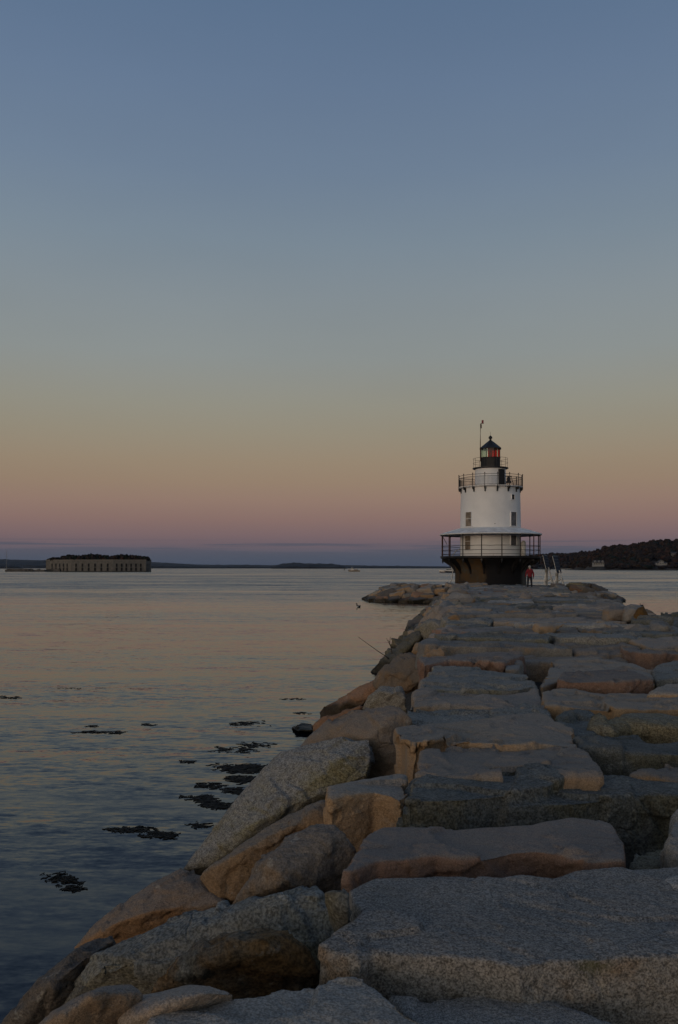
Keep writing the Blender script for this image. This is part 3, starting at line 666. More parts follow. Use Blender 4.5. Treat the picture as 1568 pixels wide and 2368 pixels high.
# ---------------------------------------------------------------- the lighthouse
def lighthouse():
    M = {
     'white': None, 'black': mat('black_paint', (.014,.014,.016), .5, bump=.004, bscale=12, vary=.4, vscale=1.2),
     'roof': mat('roof_paint', (.70,.72,.74), .5, vary=.12, vscale=1.5), 'rail': mat('rail_paint', (.022,.018,.018), .5),
     'rust': mat('rusty_rail', (.07,.028,.02), .7, vary=.4, vscale=4), 'shutter': mat('shutter_board', (.20,.165,.13), .8, vary=.3, vscale=3),
     'slate': mat('slate_shutter', (.13,.13,.14), .7, vary=.25), 'dark': mat('dark_opening', (.012,.012,.014), .6),
     'bell': mat('bell_iron', (.03,.028,.03), .45, metal=.5), 'lampred': mat('beacon_red', (.25,.03,.03), .4), 'trim': mat('trim_white', (.62,.62,.62), .5, vary=.1),
     'pale': mat('pale_tank', (.5,.5,.48), .5)}
    # white paint with faint rust runs and grime
    m = bpy.data.materials.new('white_iron'); m.use_nodes = True; t = NT(m.node_tree); b = m.node_tree.nodes['Principled BSDF']
    tcn = t.n('ShaderNodeTexCoord'); P = tcn.outputs['Object']
    c = t.mix(t.ss(t.noise(P, .7, 5, .6), .3, .7), g((.74,.75,.76)), g((.82,.825,.83)))
    run = t.m('MULTIPLY', t.ss(t.noise(t.mapping(P, (3.2, 3.2, .22)), 1.0, 5, .65), .56, .74), t.ss(t.noise(P, .5, 3, .5), .45, .62))
    c = t.mix(t.m('MULTIPLY', run, .45), c, g((.36,.30,.23)))
    t.l(c, b.inputs['Base Color']); b.inputs['Roughness'].default_value = .55
    bp = t.n('ShaderNodeBump'); bp.inputs['Strength'].default_value = .6; bp.inputs['Distance'].default_value = .02
    sepz = t.n('ShaderNodeSeparateXYZ'); t.l(P, sepz.inputs[0])
    seam = t.m('ABSOLUTE', t.m('SUBTRACT', t.m('FRACT', t.m('MULTIPLY', sepz.outputs[2], .55)), .5))
    t.l(t.m('ADD', t.m('MULTIPLY', t.ss(seam, .0, .02), .5), t.noise(P, 6, 4, .6)), bp.inputs['Height']); t.l(bp.outputs[0], b.inputs['Normal'])
    M['white'] = m
    # the caisson: black paint worn back to rusty brown plates on the weather side
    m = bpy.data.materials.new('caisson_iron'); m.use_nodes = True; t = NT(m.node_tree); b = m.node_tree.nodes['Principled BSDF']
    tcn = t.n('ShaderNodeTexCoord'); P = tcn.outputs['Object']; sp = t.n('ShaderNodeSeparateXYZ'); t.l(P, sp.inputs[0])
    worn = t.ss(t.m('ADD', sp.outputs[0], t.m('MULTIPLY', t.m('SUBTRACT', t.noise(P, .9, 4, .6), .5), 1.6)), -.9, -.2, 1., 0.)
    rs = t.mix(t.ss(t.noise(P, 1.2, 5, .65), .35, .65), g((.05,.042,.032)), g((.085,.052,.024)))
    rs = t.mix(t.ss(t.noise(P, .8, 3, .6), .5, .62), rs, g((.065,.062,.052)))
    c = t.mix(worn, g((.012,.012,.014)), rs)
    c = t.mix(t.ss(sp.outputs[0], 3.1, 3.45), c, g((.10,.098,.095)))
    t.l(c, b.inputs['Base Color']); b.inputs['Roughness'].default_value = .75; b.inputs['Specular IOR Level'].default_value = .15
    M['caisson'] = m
    def glass(name, col, k):
        m = bpy.data.materials.new(name); m.use_nodes = True; t = NT(m.node_tree); m.node_tree.nodes.remove(m.node_tree.nodes['Principled BSDF'])
        tr = t.n('ShaderNodeBsdfTransparent'); tr.inputs[0].default_value = col; gl = t.n('ShaderNodeBsdfGlossy'); gl.inputs['Roughness'].default_value = .05
        mx = t.n('ShaderNodeMixShader'); mx.inputs[0].default_value = k; t.l(tr.outputs[0], mx.inputs[1]); t.l(gl.outputs[0], mx.inputs[2])
        t.l(mx.outputs[0], m.node_tree.nodes['Material Output'].inputs[0]); return m
    M['clear'] = glass('lantern_glass', (.86,.93,.88,1), .12); M['red'] = glass('red_glass', (.80,.035,.025,1), .04)
    LR = -math.atan2(LX, LY); root = empty('lighthouse', (LX, LY, 1.62), LR)
    tag(root, 'white round lighthouse with a black lantern, on a black caisson at the breakwater end', 'lighthouse')
    A0 = 12.7; PA = [R(A0+22.5*k) for k in range(16)]
    def P(name, bm, mt, parent=root, smooth=False): return obj(name, bm, M[mt], parent, smooth=smooth)
    def lz(name, prof, mt, n=64, parent=root, **k):
        bm = NB(); lathe(bm, prof, n, **k); o = P(name, bm, mt, parent, True)
        me = o.data; bm = bmesh.new(); bm.from_mesh(me)
        for e in bm.edges:
            if len(e.link_faces) == 2 and e.calc_face_angle() > R(35): e.smooth = False
        bm.to_mesh(me); bm.free(); return o
    # caisson, plate seams proud of it
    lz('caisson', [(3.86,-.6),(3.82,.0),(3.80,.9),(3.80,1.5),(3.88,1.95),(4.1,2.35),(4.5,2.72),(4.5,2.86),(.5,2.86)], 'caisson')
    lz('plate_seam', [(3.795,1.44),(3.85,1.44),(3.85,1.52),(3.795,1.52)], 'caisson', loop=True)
    lz('balcony_deck', [(3.0,2.864),(5.22,2.864),(5.36,2.92),(5.40,3.14),(3.0,3.14)], 'black', loop=True)
    for a in PA:                                         # curved brackets under the balcony
        bm = NB(); d = ang(1, a); tn = ang(1, a+PI/2); wd = .085
        prof = [(3.80,1.25),(3.96,1.5),(4.12,1.86),(4.5,2.28),(5.0,2.56),(5.28,2.66),(5.28,2.86),(4.55,2.86),(4.48,2.70),(4.08,2.34),(3.86,1.95),(3.78,1.5)]
        L = [bm.verts.new(d*r+tn*wd+Vector((0,0,z))) for r, z in prof]; Rr = [bm.verts.new(d*r-tn*wd+Vector((0,0,z))) for r, z in prof]
        bm.faces.new(L); bm.faces.new(Rr[::-1])
        for i in range(len(prof)): bm.faces.new((L[i], Rr[i], Rr[(i+1) % len(prof)], L[(i+1) % len(prof)]))
        bmesh.ops.triangulate(bm, faces=bm.faces[:])
        br = P('caisson_bracket', bm, 'black')
        bm = NB(); lathe(bm, [(0,-.30),(.055,-.22),(.02,-.16),(.085,-.08),(.085,.0),(0,.0)], 10)
        for v in bm.verts: v.co += d*5.22+Vector((0,0,2.66))
        P('pendant', bm, 'black', br, True)
    bm = NB()                                            # foothold frame on the caisson
    tube(bm, [ang(3.85,R(-60),-.1), ang(3.98,R(-60),.45), ang(3.98,R(-38),.45), ang(3.85,R(-38),-.1)], .035); tube(bm, [ang(3.84,R(-58),.4), ang(3.84,R(-58),2.6)], .03)
    P('iron_step', bm, 'rail')
    # lower storey and porch
    lz('porch_wall', [(3.24,3.142),(3.24,6.12)], 'white')
    for k, a in enumerate(PA):
        bm = NB(); tube(bm, [ang(5.27,a,3.13), ang(5.27,a,5.40)], .055, 8); po = P('balcony_post', bm, 'rust' if abs(((math.degrees(a)+180) % 360)-180) > 50 else 'rail')
        bm = NB(); box(bm, ang(5.27,a,5.33), (.16,.16,.06)); P('cap', bm, 'rail', po)
    for z in (3.34, 3.78, 4.23):
        bm = NB(); tube(bm, [ang(5.27,2*PI*k/64,z+(-.03 if z > 3.5 and k % 5 == 0 else 0)) for k in range(64)], .028, 6, closed=True); P('balcony_rail', bm, 'rail')
    lz('eave_beam', [(5.18,5.36),(5.36,5.36),(5.36,5.416),(5.18,5.416)], 'rail', loop=True)
    lz('porch_roof', [(3.22,5.95),(5.30,5.418),(5.46,5.418),(5.47,5.52),(5.30,5.58),(4.3,5.90),(3.6,6.10),(3.22,6.17)], 'roof', loop=True)
    for k in range(32):
        a = 2*PI*(k+.5)/32; bm = NB(); tube(bm, [ang(3.25,a,6.165), ang(3.6,a,6.105), ang(4.3,a,5.905), ang(5.3,a,5.585), ang(5.45,a,5.525)], .016, 4); P('roof_seam', bm, 'roof')
    bm = NB(); tube(bm, [ang(5.2,PA[11],5.25), ang(4.75,PA[11]+.02,4.45)], .03, 6); P('porch_brace', bm, 'rail')
    # tower
    lz('tower_wall', [(3.235,6.172),(3.235,6.3),(3.20,8.4),(3.15,10.46)], 'white')
    def opening(name, deg, r, z, wd, hh, mt, frame='trim', bar=0., depth=.03):
        a = R(deg); f = Matrix((ang(1,a+PI/2), -ang(1,a), (0,0,1))).transposed()   # local x along the wall, y inward
        def bx(bm, cx, cz, sx, sz, y, sy):
            box(bm, ang(r,a,z)+f @ Vector((cx, y, cz)), (sx, sy, sz), rot=f)
        bm = NB(); bx(bm, 0, 0, wd, hh, .02, .16); w_ = P(name, bm, mt)
        bm = NB(); e = .035
        for sx in (-1, 1): bx(bm, sx*(wd/2+e/2), 0, e, hh+2*e, .0, .22)
        bx(bm, 0, hh/2+e/2, wd, e, .0, .22); bx(bm, 0, -hh/2-e*.7, wd+.3, e*1.4, -.02, .26)
        P('frame', bm, 'white' if frame == 'trim' else frame, w_)
        if bar:
            bm = NB(); bx(bm, 0, bar, wd, .05, -.065, .04); P('crossbar', bm, frame, w_)
        return w_
    opening('window', -44.5, 3.2, 7.06, .84, 1.50, 'shutter', bar=.05); opening('window', 47.5, 3.2, 7.05, .84, 1.46, 'slate')
    opening('window', 46.5, 3.17, 9.36, .40, .52, 'dark'); opening('window', -46, 3.22, 4.57, .84, 1.44, 'shutter', bar=.15); opening('window', 47, 3.22, 4.79, .84, 1.02, 'slate')
    bm = NB(); lathe(bm, [(0,-.03),(.05,-.03),(.05,.03),(0,.03)], 10)
    for v in bm.verts: v.co += ang(3.225, R(8.3), 6.52)
    P('vent', bm, 'dark')
    # upper gallery
    lz('gallery_deck', [(1.2,10.462),(3.36,10.462),(3.44,10.50),(3.46,10.60),(1.2,10.60)], 'trim', loop=True)
    for a in PA:
        bm = NB(); d = ang(1, a); tn = ang(1, a+PI/2); wd = .065
        prof = [(3.13,9.95),(3.24,9.93),(3.27,10.16),(3.48,10.32),(3.50,10.46),(3.14,10.46)]
        L = [bm.verts.new(d*r+tn*wd+Vector((0,0,z))) for r, z in prof]; Rr = [bm.verts.new(d*r-tn*wd+Vector((0,0,z))) for r, z in prof]
        bm.faces.new(L); bm.faces.new(Rr[::-1])
        for i in range(len(prof)): bm.faces.new((L[i], Rr[i], Rr[(i+1) % len(prof)], L[(i+1) % len(prof)]))
        P('gallery_bracket', bm, 'black')
    for i, a in enumerate(PA):
        bm = NB(); tube(bm, [ang(3.44,a,10.2), ang(3.44,a,11.80), ang(3.44,a,11.82), ang(3.44,a,11.87), ang(3.44,a,11.95)], [.038,.038,.06,.06,.01], 6)
        P('gallery_post', bm, 'rail')
        a2 = a+R(22.5); bm = NB()
        for k in range(1, 10):
            q = a+(a2-a)*k/10; tube(bm, [ang(3.42,q,10.66), ang(3.42,q,11.52)], .011, 4)
        P('baluster_panel', bm, 'rail')
    for z, r in ((10.68,.02),(11.53,.02),(11.76,.026)):
        bm = NB(); tube(bm, [ang(3.42,2*PI*k/64,z) for k in range(64)], r, 6, closed=True); P('gallery_rail', bm, 'rail')
    # watch room, its door, the fog bell and the lamp gallery
    lz('watch_room', [(1.66,10.602),(1.64,12.56)], 'white', 48)
    w_ = opening('door', 44.5, 1.65, 11.52, .70, 1.78, 'dark', frame='rail')
    bm = NB(); tube(bm, [ang(1.6,R(74),11.72), ang(2.3,R(80),11.72)], .04, 6); tube(bm, [ang(2.2,R(80),11.72), ang(2.55,R(80),10.62)], .035, 6); P('bell_bracket', bm, 'rail')
    bm = NB(); lathe(bm, [(0,.62),(.12,.62),(.17,.5),(.20,.2),(.30,.02),(.30,-.03),(.2,-.02),(0,.3)], 20)
    for v in bm.verts: v.co += ang(1.98, R(78), 11.06)
    P('fog_bell', bm, 'bell', smooth=True)
    lz('lantern_deck', [(.6,12.562),(1.78,12.562),(1.92,12.62),(1.92,12.70),(.6,12.70)], 'black', loop=True)
    for k in range(9):
        bm = NB(); a = R(20+40*k); tube(bm, [ang(1.84,a,12.69), ang(1.84,a,13.70)], .017, 5); P('lantern_rail_post', bm, 'rail')
    for z in (13.22, 13.70):
        bm = NB(); tube(bm, [ang(1.85,2*PI*k/48,z) for k in range(48)], .017, 5, closed=True); P('lantern_rail', bm, 'rail')
    O8 = lambda r, z, s=0: [ang(r, R(22.5+45*k), z) for k in range(8)]
    def octo(name, prof, mt, parent=root):
        bm = NB(); rg = [[bm.verts.new(p) for p in O8(r, z)] for r, z in prof]
        for A, B in zip(rg, rg[1:]):
            for k in range(8): bm.faces.new((A[k], A[(k+1) % 8], B[(k+1) % 8], B[k]))
        bm.faces.new(rg[0][::-1]); bm.faces.new(rg[-1]); return P(name, bm, mt, parent)
    octo('lantern_base', [(1.13,12.702),(1.13,13.74),(1.16,13.76),(1.16,13.80)], 'black')
    for k in range(8):
        a = R(22.5+45*k); bm = NB(); tube(bm, [ang(1.09,a,13.79), ang(1.09,a,14.73)], .04, 6); P('lantern_mullion', bm, 'black')
        a2 = a+R(45); p, q = ang(1.07,a), ang(1.07,a2); mid = math.degrees((a+a2)/2) % 360
        def pane(f0, f1, mt):
            bm = NB(); c = p.lerp(q, (f0+f1)/2); x = (q-p)
            f = Matrix((x.normalized(), Vector((-x.y, x.x, 0)).normalized(), (0,0,1))).transposed()
            box(bm, c+Vector((0,0,14.26)), (x.length*(f1-f0), .012, .92), rot=f); P('lantern_pane', bm, mt)
        if mid < 1 or mid > 359: pane(.03,.16,'clear'); pane(.165,.97,'red')
        elif abs(mid-45) < 1: pane(.03,.48,'red'); pane(.485,.64,'clear'); pane(.645,.97,'red')
        elif abs(mid-90) < 1: pane(.03,.97,'red')
        else: pane(.03,.97,'clear')
    bm = NB(); lathe(bm, [(0,13.8),(.12,13.8),(.12,14.0),(.2,14.05),(.2,14.5),(.1,14.6),(0,14.6)], 16); P('lamp', bm, 'lampred', smooth=True)
    rf = octo('lantern_roof', [(1.15,14.72),(1.24,14.74),(1.24,14.82),(1.18,14.86),(.75,15.22),(.32,15.56),(.16,15.68)], 'black')
    bm = NB(); lathe(bm, [(.16,15.66),(.10,15.76),(.13,15.80),(.09,15.84),(.19,15.90),(.21,15.99),(.17,16.11),(.08,16.18),(.03,16.24),(.0,16.25)], 20); tube(bm, [(0,0,16.2),(0,0,16.62)], .013, 5); P('finial', bm, 'black', rf, True)
    # beacon mast beside the lantern
    mx, my = -1.07, -.55
    bm = NB(); tube(bm, [(mx,my,13.4),(mx,my,15.4),(mx+.02,my,17.42),(mx+.12,my,17.50)], .048, 6); tube(bm, [(mx,my,13.72),(mx+.3,my+.2,13.72)], .03, 5); tube(bm, [(mx-.05,my,14.85),(mx+.35,my+.2,14.85)], .03, 5); tube(bm, [(mx+.1,my,17.38),(mx+.1,my,16.95)], .05, 5)
    ms = P('beacon_mast', bm, 'rust')
    bm = NB(); lathe(bm, [(0,0),(.13,0),(.13,.06),(.10,.08),(.115,.32),(.10,.36),(0,.36)], 12)
    for v in bm.verts: v.co += Vector((mx+.24, my, 17.46))
    P('beacon_lamp', bm, 'lampred', ms, True)
    # tank on the porch
    bm = NB(); lathe(bm, [(0,3.145),(.24,3.145),(.26,3.3),(.26,4.55),(.17,4.76),(.06,4.8),(0,4.8)], 16)
    for v in bm.verts: v.co += ang(3.72, R(68))
    o = link('gas_cylinder', bpy.data.meshes.new('gas_cylinder'), M['pale'], None, (LX, LY, 1.62)); bm.to_mesh(o.data); bm.free()
    o.data.polygons.foreach_set('use_smooth', [True]*len(o.data.polygons)); o.rotation_euler.z = LR
    tag(o, 'pale upright cylinder on the lighthouse porch behind the right hand railing', 'gas cylinder')
    # hose hanging from the porch
    bm = NB(); tube(bm, [ang(3.3,R(-80),3.95), ang(3.7,R(-80),3.75), ang(4.05,R(-80),3.3), ang(4.35,R(-80),2.5) , ang(4.1,R(-80),1.5), ang(4.15,R(-78),.9), ang(4.35,R(-76),.35), (-4.6,-1.4,.02)], .045, 8)
    o = obj('hose', bm, M['pale'], None, (LX, LY, 1.62), True); o.rotation_euler.z = LR; tag(o, 'grey hose hanging from the lighthouse porch down to the rocks', 'hose')
lighthouse()

# ---------------------------------------------------------------- solar panels
def solar():
    mc = bpy.data.materials.new('solar_cells'); mc.use_nodes = True; t = NT(mc.node_tree); b = mc.node_tree.nodes['Principled BSDF']
    tcn = t.n('ShaderNodeTexCoord'); sp = t.n('ShaderNodeSeparateXYZ'); t.l(tcn.outputs['UV'], sp.inputs[0])
    ln = t.m('ABSOLUTE', t.m('SUBTRACT', t.m('FRACT', t.m('MULTIPLY', sp.outputs[1], 5.0)), .5))
    t.l(t.mix(t.ss(ln, .46, .485), g((.022,.034,.06)), g((.16,.19,.22))), b.inputs['Base Color']); b.inputs['Roughness'].default_value = .6; b.inputs['Specular IOR Level'].default_value = .15
    fr = mat('panel_steel', (.55,.55,.53), .5, vary=.15); gr = mat('panel_gear', (.25,.24,.21), .6)
    def one(bx, by, BL, T, Wv, label):
        root = empty('solar_panel', (bx, by, DECK-.15)); tag(root, label, 'solar panel', 'solar panels beside the lighthouse')
        o_ = Vector((bx, by, DECK-.15)); BL = BL-o_
        nn = Wv.cross(T).normalized()
        bm = NB(); vs = [bm.verts.new(BL+Wv*i+T*j+nn*k) for k in (0, -.05) for i, j in ((0,0),(1,0),(1,1),(0,1))]
        uv = bm.loops.layers.uv.new('UVMap')
        f = bm.faces.new(vs[:4]);
        for l, c in zip(f.loops, ((0,0),(1,0),(1,1),(0,1))): l[uv].uv = c
        bm.faces.new(vs[4:][::-1])
        for i in range(4): bm.faces.new((vs[i], vs[4+i], vs[4+(i+1) % 4], vs[(i+1) % 4]))
        obj('cell_face', bm, mc, root)
        for p, q in ((BL, BL+T), (BL+Wv, BL+Wv+T), (BL, BL+Wv), (BL+T, BL+T+Wv)):
            bm = NB(); tube(bm, [p-nn*.03, q-nn*.03], .032 if p is BL and q is not BL+Wv else .02, 4); obj('panel_frame', bm, fr, root)
        mid = BL+Wv*.5+T*.15
        for k, (dx, dy) in enumerate(((-.55,-.3),(.42,-.35),(-.2,.5),(.75,.35))):
            bm = NB(); tube(bm, [mid+Vector((0,0,.02))-nn*.08+Vector((dx*.2,dy*.3,0)), Vector((mid.x+dx*1.0, mid.y+dy, -.1))], .055, 4); obj('leg', bm, fr, root)
        bm = NB(); tube(bm, [Vector((mid.x-.12, mid.y, -.1)), mid-nn*.1], .075, 6); obj('post', bm, gr, root)
        bm = NB(); tube(bm, [Vector((mid.x-.45, mid.y-.2, .35)), Vector((mid.x+.4, mid.y-.1, .75))], .045, 4); obj('brace', bm, gr, root)
        bm = NB(); box(bm, BL+Vector((-.06,.02,-.16)), (.16,.16,.3)); obj('junction_box', bm, gr, root)
    def ip(x, y, Y): return atY(*px('I', x, y), Y)
    Y = 91.
    BL, TL, BR = ip(299,390,Y), ip(263,252,Y), ip(359,395,Y)
    one(ip(330,515,Y).x, Y+.3, BL, TL-BL+Vector((0,-.15,0)), Vector(((BR-BL).x, .75, (BR-BL).z)), 'shorter solar panel on a white steel stand, nearer the lighthouse of the two')
    Y = 90.
    BL, TL, BR = ip(401,425,Y), ip(357,262,Y), ip(465,425,Y)
    one(ip(430,515,Y).x, Y+.3, BL, TL-BL+Vector((0,-.15,0)), Vector(((BR-BL).x, .75, (BR-BL).z)), 'taller solar panel on a white steel stand, farther from the lighthouse on the right')
solar()

# ---------------------------------------------------------------- the walker
def skin(name, verts, edges, radii, mt, parent, root=0, sub=2):
    me = bpy.data.meshes.new(name); me.from_pydata(verts, edges, []); o = bpy.data.objects.new(name, me); COL.objects.link(o)
    md = o.modifiers.new('s', 'SKIN'); md.use_smooth_shade = True
    for i, r in enumerate(radii):
        sv = me.skin_vertices[0].data[i]; sv.radius = (r, r) if not isinstance(r, tuple) else r; sv.use_root = (i == root)
    sb = o.modifiers.new('u', 'SUBSURF'); sb.levels = sub; sb.render_levels = sub
    m2 = evaluated(o); o.modifiers.clear(); o.data = m2; m2.name = name; m2.materials.clear(); m2.materials.append(mt)
    if parent: o.parent = parent
    return o
def person():
    q = deck(1225, 1361.5, -.02)
    root = empty('person', q); root.scale = (1,1,1)
    tag(root, 'grey haired person in a red jacket and dark trousers, seen from behind', 'person')
    skinm = mat('skin_tone', (.42,.27,.2), .6); red = mat('red_jacket', (.17,.010,.018), .8, vary=.2, vscale=6); navy = mat('dark_trousers', (.018,.02,.03), .85); hair = mat('grey_hair', (.34,.33,.32), .8); blk = mat('dark_shoe', (.012,.012,.012), .6)
    V, E, Rr = [], [], []
    def v(p, r, par=None):
        V.append(Vector(p)); Rr.append(r)
        if par is not None: E.append((par, len(V)-1))
        return len(V)-1
    pel = v((0,0,.95), (.12,.09)); sp1 = v((0,.0,1.12), (.125,.095), pel); sp2 = v((0,-.01,1.30), (.165,.115), sp1); nk = v((0,-.01,1.46), .075, sp2); hd = v((0,.015,1.55), .066, nk); v((0,.03,1.64), .098, hd); v((0,.03,1.70), .07, len(V)-1)
    hd_i = len(V)-2; v((0,.135,1.615), .016, hd_i)
    for s in (-1, 1):
        v((s*.10,.03,1.62), .018, hd_i)
        hp = v((s*.10,0,.88), .085, pel); kn = v((s*.135,.015,.49), .062, hp); an = v((s*.155,-.01,.09), .042, kn); v((s*.17,.13,.035), .035, an)
        sh = v((s*.185,-.01,1.38), .066, sp2); el = v((s*.265,-.03,1.10), .047, sh); wr = v((s*.285,.03,.86), .032, el); pm = v((s*.288,.045,.79), .036, wr)
        for k in range(4):
            f1 = v((s*(.282+.004*k),.018+.02*k,.735-.008*(1.5-abs(k-1.5))), .0095, pm); v((s*(.272+.004*k),.022+.02*k,.705-.012*(1.5-abs(k-1.5))), .008, f1)
        t1 = v((s*.265,.085,.775), .011, pm); v((s*.258,.095,.745), .009, t1)
    body = skin('body', V, E, Rr, skinm, root)
    body.data.materials.append(blk)                      # dark gloves
    for f_ in body.data.polygons:
        if f_.center.z < .865 and abs(f_.center.x) > .235: f_.material_index = 1
    # jacket
    V, E, Rr = [], [], []
    b0 = v((0,0,.73), (.215,.165)); b1 = v((0,0,1.05), (.20,.15), b0); b2 = v((0,-.01,1.30), (.205,.15), b1); v((0,-.005,1.54), .092, b2)
    for s in (-1, 1):
        sh = v((s*.20,-.01,1.37), .088, b2); el = v((s*.285,-.03,1.10), .072, sh); v((s*.30,.02,.86), .058, el)
    skin('jacket', V, E, Rr, red, root)
    V, E, Rr = [], [], []
    p0 = v((0,0,1.02), (.18,.14))
    for s in (-1, 1):
        hp = v((s*.105,0,.84), .115, p0); kn = v((s*.135,.012,.48), .085, hp); v((s*.155,-.005,.07), .072, kn)
    skin('trousers', V, E, Rr, navy, root)
    for s in (-1, 1):
        V, E, Rr = [], [], []
        h_ = v((s*.155,-.05,.05), .05); v((s*.165,.06,.045), .05, h_); v((s*.172,.15,.035), .04, 1)
        skin('shoe', V, E, Rr, blk, root)
    bm = NB(); bmesh.ops.create_icosphere(bm, subdivisions=3, radius=1)
    for vv in bm.verts:
        n_ = vv.co.copy(); vv.co = Vector((n_.x*.108, n_.y*.12-.005, n_.z*.115))*(1+.05*noise.noise(n_*4))+Vector((0,.018,1.655))
    bmesh.ops.delete(bm, geom=[vv for vv in bm.verts if vv.co.z < 1.56 or (vv.co.y > .075 and vv.co.z < 1.69)], context='VERTS')
    obj('hair', bm, hair, root, smooth=True)
    root.location.z += .06; root.scale = (1.06, 1.06, 1.06)
    root.rotation_euler = (0, 0, R(-4))
person()

# ---------------------------------------------------------------- birds, driftwood, weed
def wat(u, v): 
    a, b = ab(u, v); t = H/b; return Vector((a*t, t, 0))
def bird(loc, rz, label, cat, dark, belly, s=1.):
    root = empty(cat, loc, rz); tag(root, label, cat)
    V, E, Rr = [], [], []
    def v(p, r, par=None):
        V.append(Vector(p)*s); Rr.append(r*s if not isinstance(r, tuple) else (r[0]*s, r[1]*s))
        if par is not None: E.append((par, len(V)-1))
        return len(V)-1
    b = v((0,0,.05), .11); c = v((.16,0,.06), .10, b); d = v((-.18,0,.06), .085, b); v((-.33,0,.09), .03, d)
    n1 = v((.25,0,.15), .055, c); n2 = v((.27,0,.26), .045, n1); h_ = v((.30,0,.34), .055, n2); v((.36,0,.335), .03, h_)
    skin('body', V, E, Rr, dark, root)
    bm = NB(); tube(bm, [Vector((.37,0,.335))*s, Vector((.47,0,.325))*s], [.022*s, .005*s], 6); obj('bill', bm, dark, root)
    bm = NB(); bmesh.ops.create_icosphere(bm, subdivisions=2, radius=1)
    for vv in bm.verts: vv.co = Vector((vv.co.x*.13+.17, vv.co.y*.095, vv.co.z*.09+.075))*s
    obj('breast', bm, belly, root, smooth=True)
    for sy in (-1, 1):
        bm = NB(); bmesh.ops.create_icosphere(bm, subdivisions=2, radius=1)
        for vv in bm.verts: vv.co = Vector((vv.co.x*.22-.06, vv.co.y*.04+sy*.085, vv.co.z*.065+.11))*s
        obj('wing', bm, dark, root, smooth=True)
dk = mat('dark_feather', (.02,.02,.02), .6); wh = mat('white_feather', (.6,.6,.58), .7); gy = mat('grey_feather', (.12,.12,.125), .7)
bird(wat(829, 1404.5), R(-120), 'black and white loon swimming left of the breakwater', 'loon', dk, wh, 1.05)
bird(wat(1484, 1401), R(200), 'dark seabird floating right of the breakwater, above the rust brown boulder', 'seabird', dk, gy, .62)
wood = mat('bare_twig', (.05,.04,.035), .9)
def twig(pts, r, forks, label):
    bm = NB(); tube(bm, pts, [r*(1-.65*i/(len(pts)-1)) for i in range(len(pts))], 6)
    o = bpy.data.objects.new('branch', None)
    for f_ in forks: tube(bm, f_, [r*.55, r*.25], 5)
    o = obj('branch', bm, wood, smooth=True); tag(o, label, 'branch')
Y = 29.
def T(x, y, dY=0): return atY(*px('A', x, y), Y+dY)
twig([T(905,585), T(880,562), T(820,522,.2), T(750,472,.3), T(670,414,.4)], .018, [], 'long bare grey branch leaning left out of the slope over the water')
twig([T(932,545), T(926,510), T(914,462,.1), T(918,414,.2)], .020, [[T(917,480), T(905,455,-.1), T(888,424,-.2)][::2], [T(914,455), T(900,440)]], 'short forked bare twig standing upright on the slope edge')
wm = mat('wet_seaweed', (.010,.010,.008), .65, vary=.3, spec=.12)
wr = random.Random(5)
def weed(cu, cv, wu, hv, n, label, shape=1.):
    """a raft of floating rockweed: many small fronds lying on the water"""
    bm = NB(); c0 = wat(cu, cv)
    sd = Vector((wr.uniform(-99,99), wr.uniform(-99,99), 0)); k = 0; tries = 0
    while k < n*.6 and tries < n*40:
        tries += 1
        gx = wr.gauss(0, .5); gy_ = wr.gauss(0, .5)
        if abs(gx) > 1.1 or abs(gy_) > 1.1: continue
        p = wat(cu+gx*wu/2+gy_*hv*.6*shape, cv+gy_*hv/2)
        if noise.noise(Vector((p.x*3.6, p.y*3.2, 0))+sd)+.6*noise.noise(Vector((p.x*11, p.y*9, 0))+sd) < .08+.28*(gx*gx+gy_*gy_)-(n > 200)*.14-(c0.y < 10)*.15 and wr.random() > .22: continue
        k += 1; L = wr.uniform(.03, .11)*min(1.7, max(.8, c0.y/8)); wd = L*wr.uniform(.06, .15)
        a = wr.gauss(0, .8); d = Vector((math.cos(a), math.sin(a), 0)); e = Vector((-d.y, d.x, 0)); m_ = 5
        lift = wr.random()**3*.014
        top, bot = [], []
        for i in range(m_):
            f_ = i/(m_-1); ww = wd*math.sin(PI*(.12+.8*f_))*(1+wr.uniform(-.4,.4))
            cen = p-c0+d*L*(f_-.5)+e*wr.uniform(-.03,.03)+Vector((0,0,.004+lift*math.sin(PI*f_)+wr.uniform(0,.004)))
            top.append((cen+e*ww, cen-e*ww))
        vv = [(bm.verts.new(a_), bm.verts.new(b_)) for a_, b_ in top]; lo = [(bm.verts.new(a_-Vector((0,0,.006))), bm.verts.new(b_-Vector((0,0,.006)))) for a_, b_ in top]
        for i in range(m_-1):
            bm.faces.new((vv[i][0], vv[i][1], vv[i+1][1], vv[i+1][0])); bm.faces.new((lo[i][0], lo[i+1][0], lo[i+1][1], lo[i][1]))
            bm.faces.new((vv[i][0], vv[i+1][0], lo[i+1][0], lo[i][0])); bm.faces.new((vv[i][1], lo[i][1], lo[i+1][1], vv[i+1][1]))
    o = obj('seaweed', bm, wm, None, c0); tag(o, label, 'seaweed', 'rafts of floating seaweed')
def wz(x, y): return x*.48, 1505+y*.48
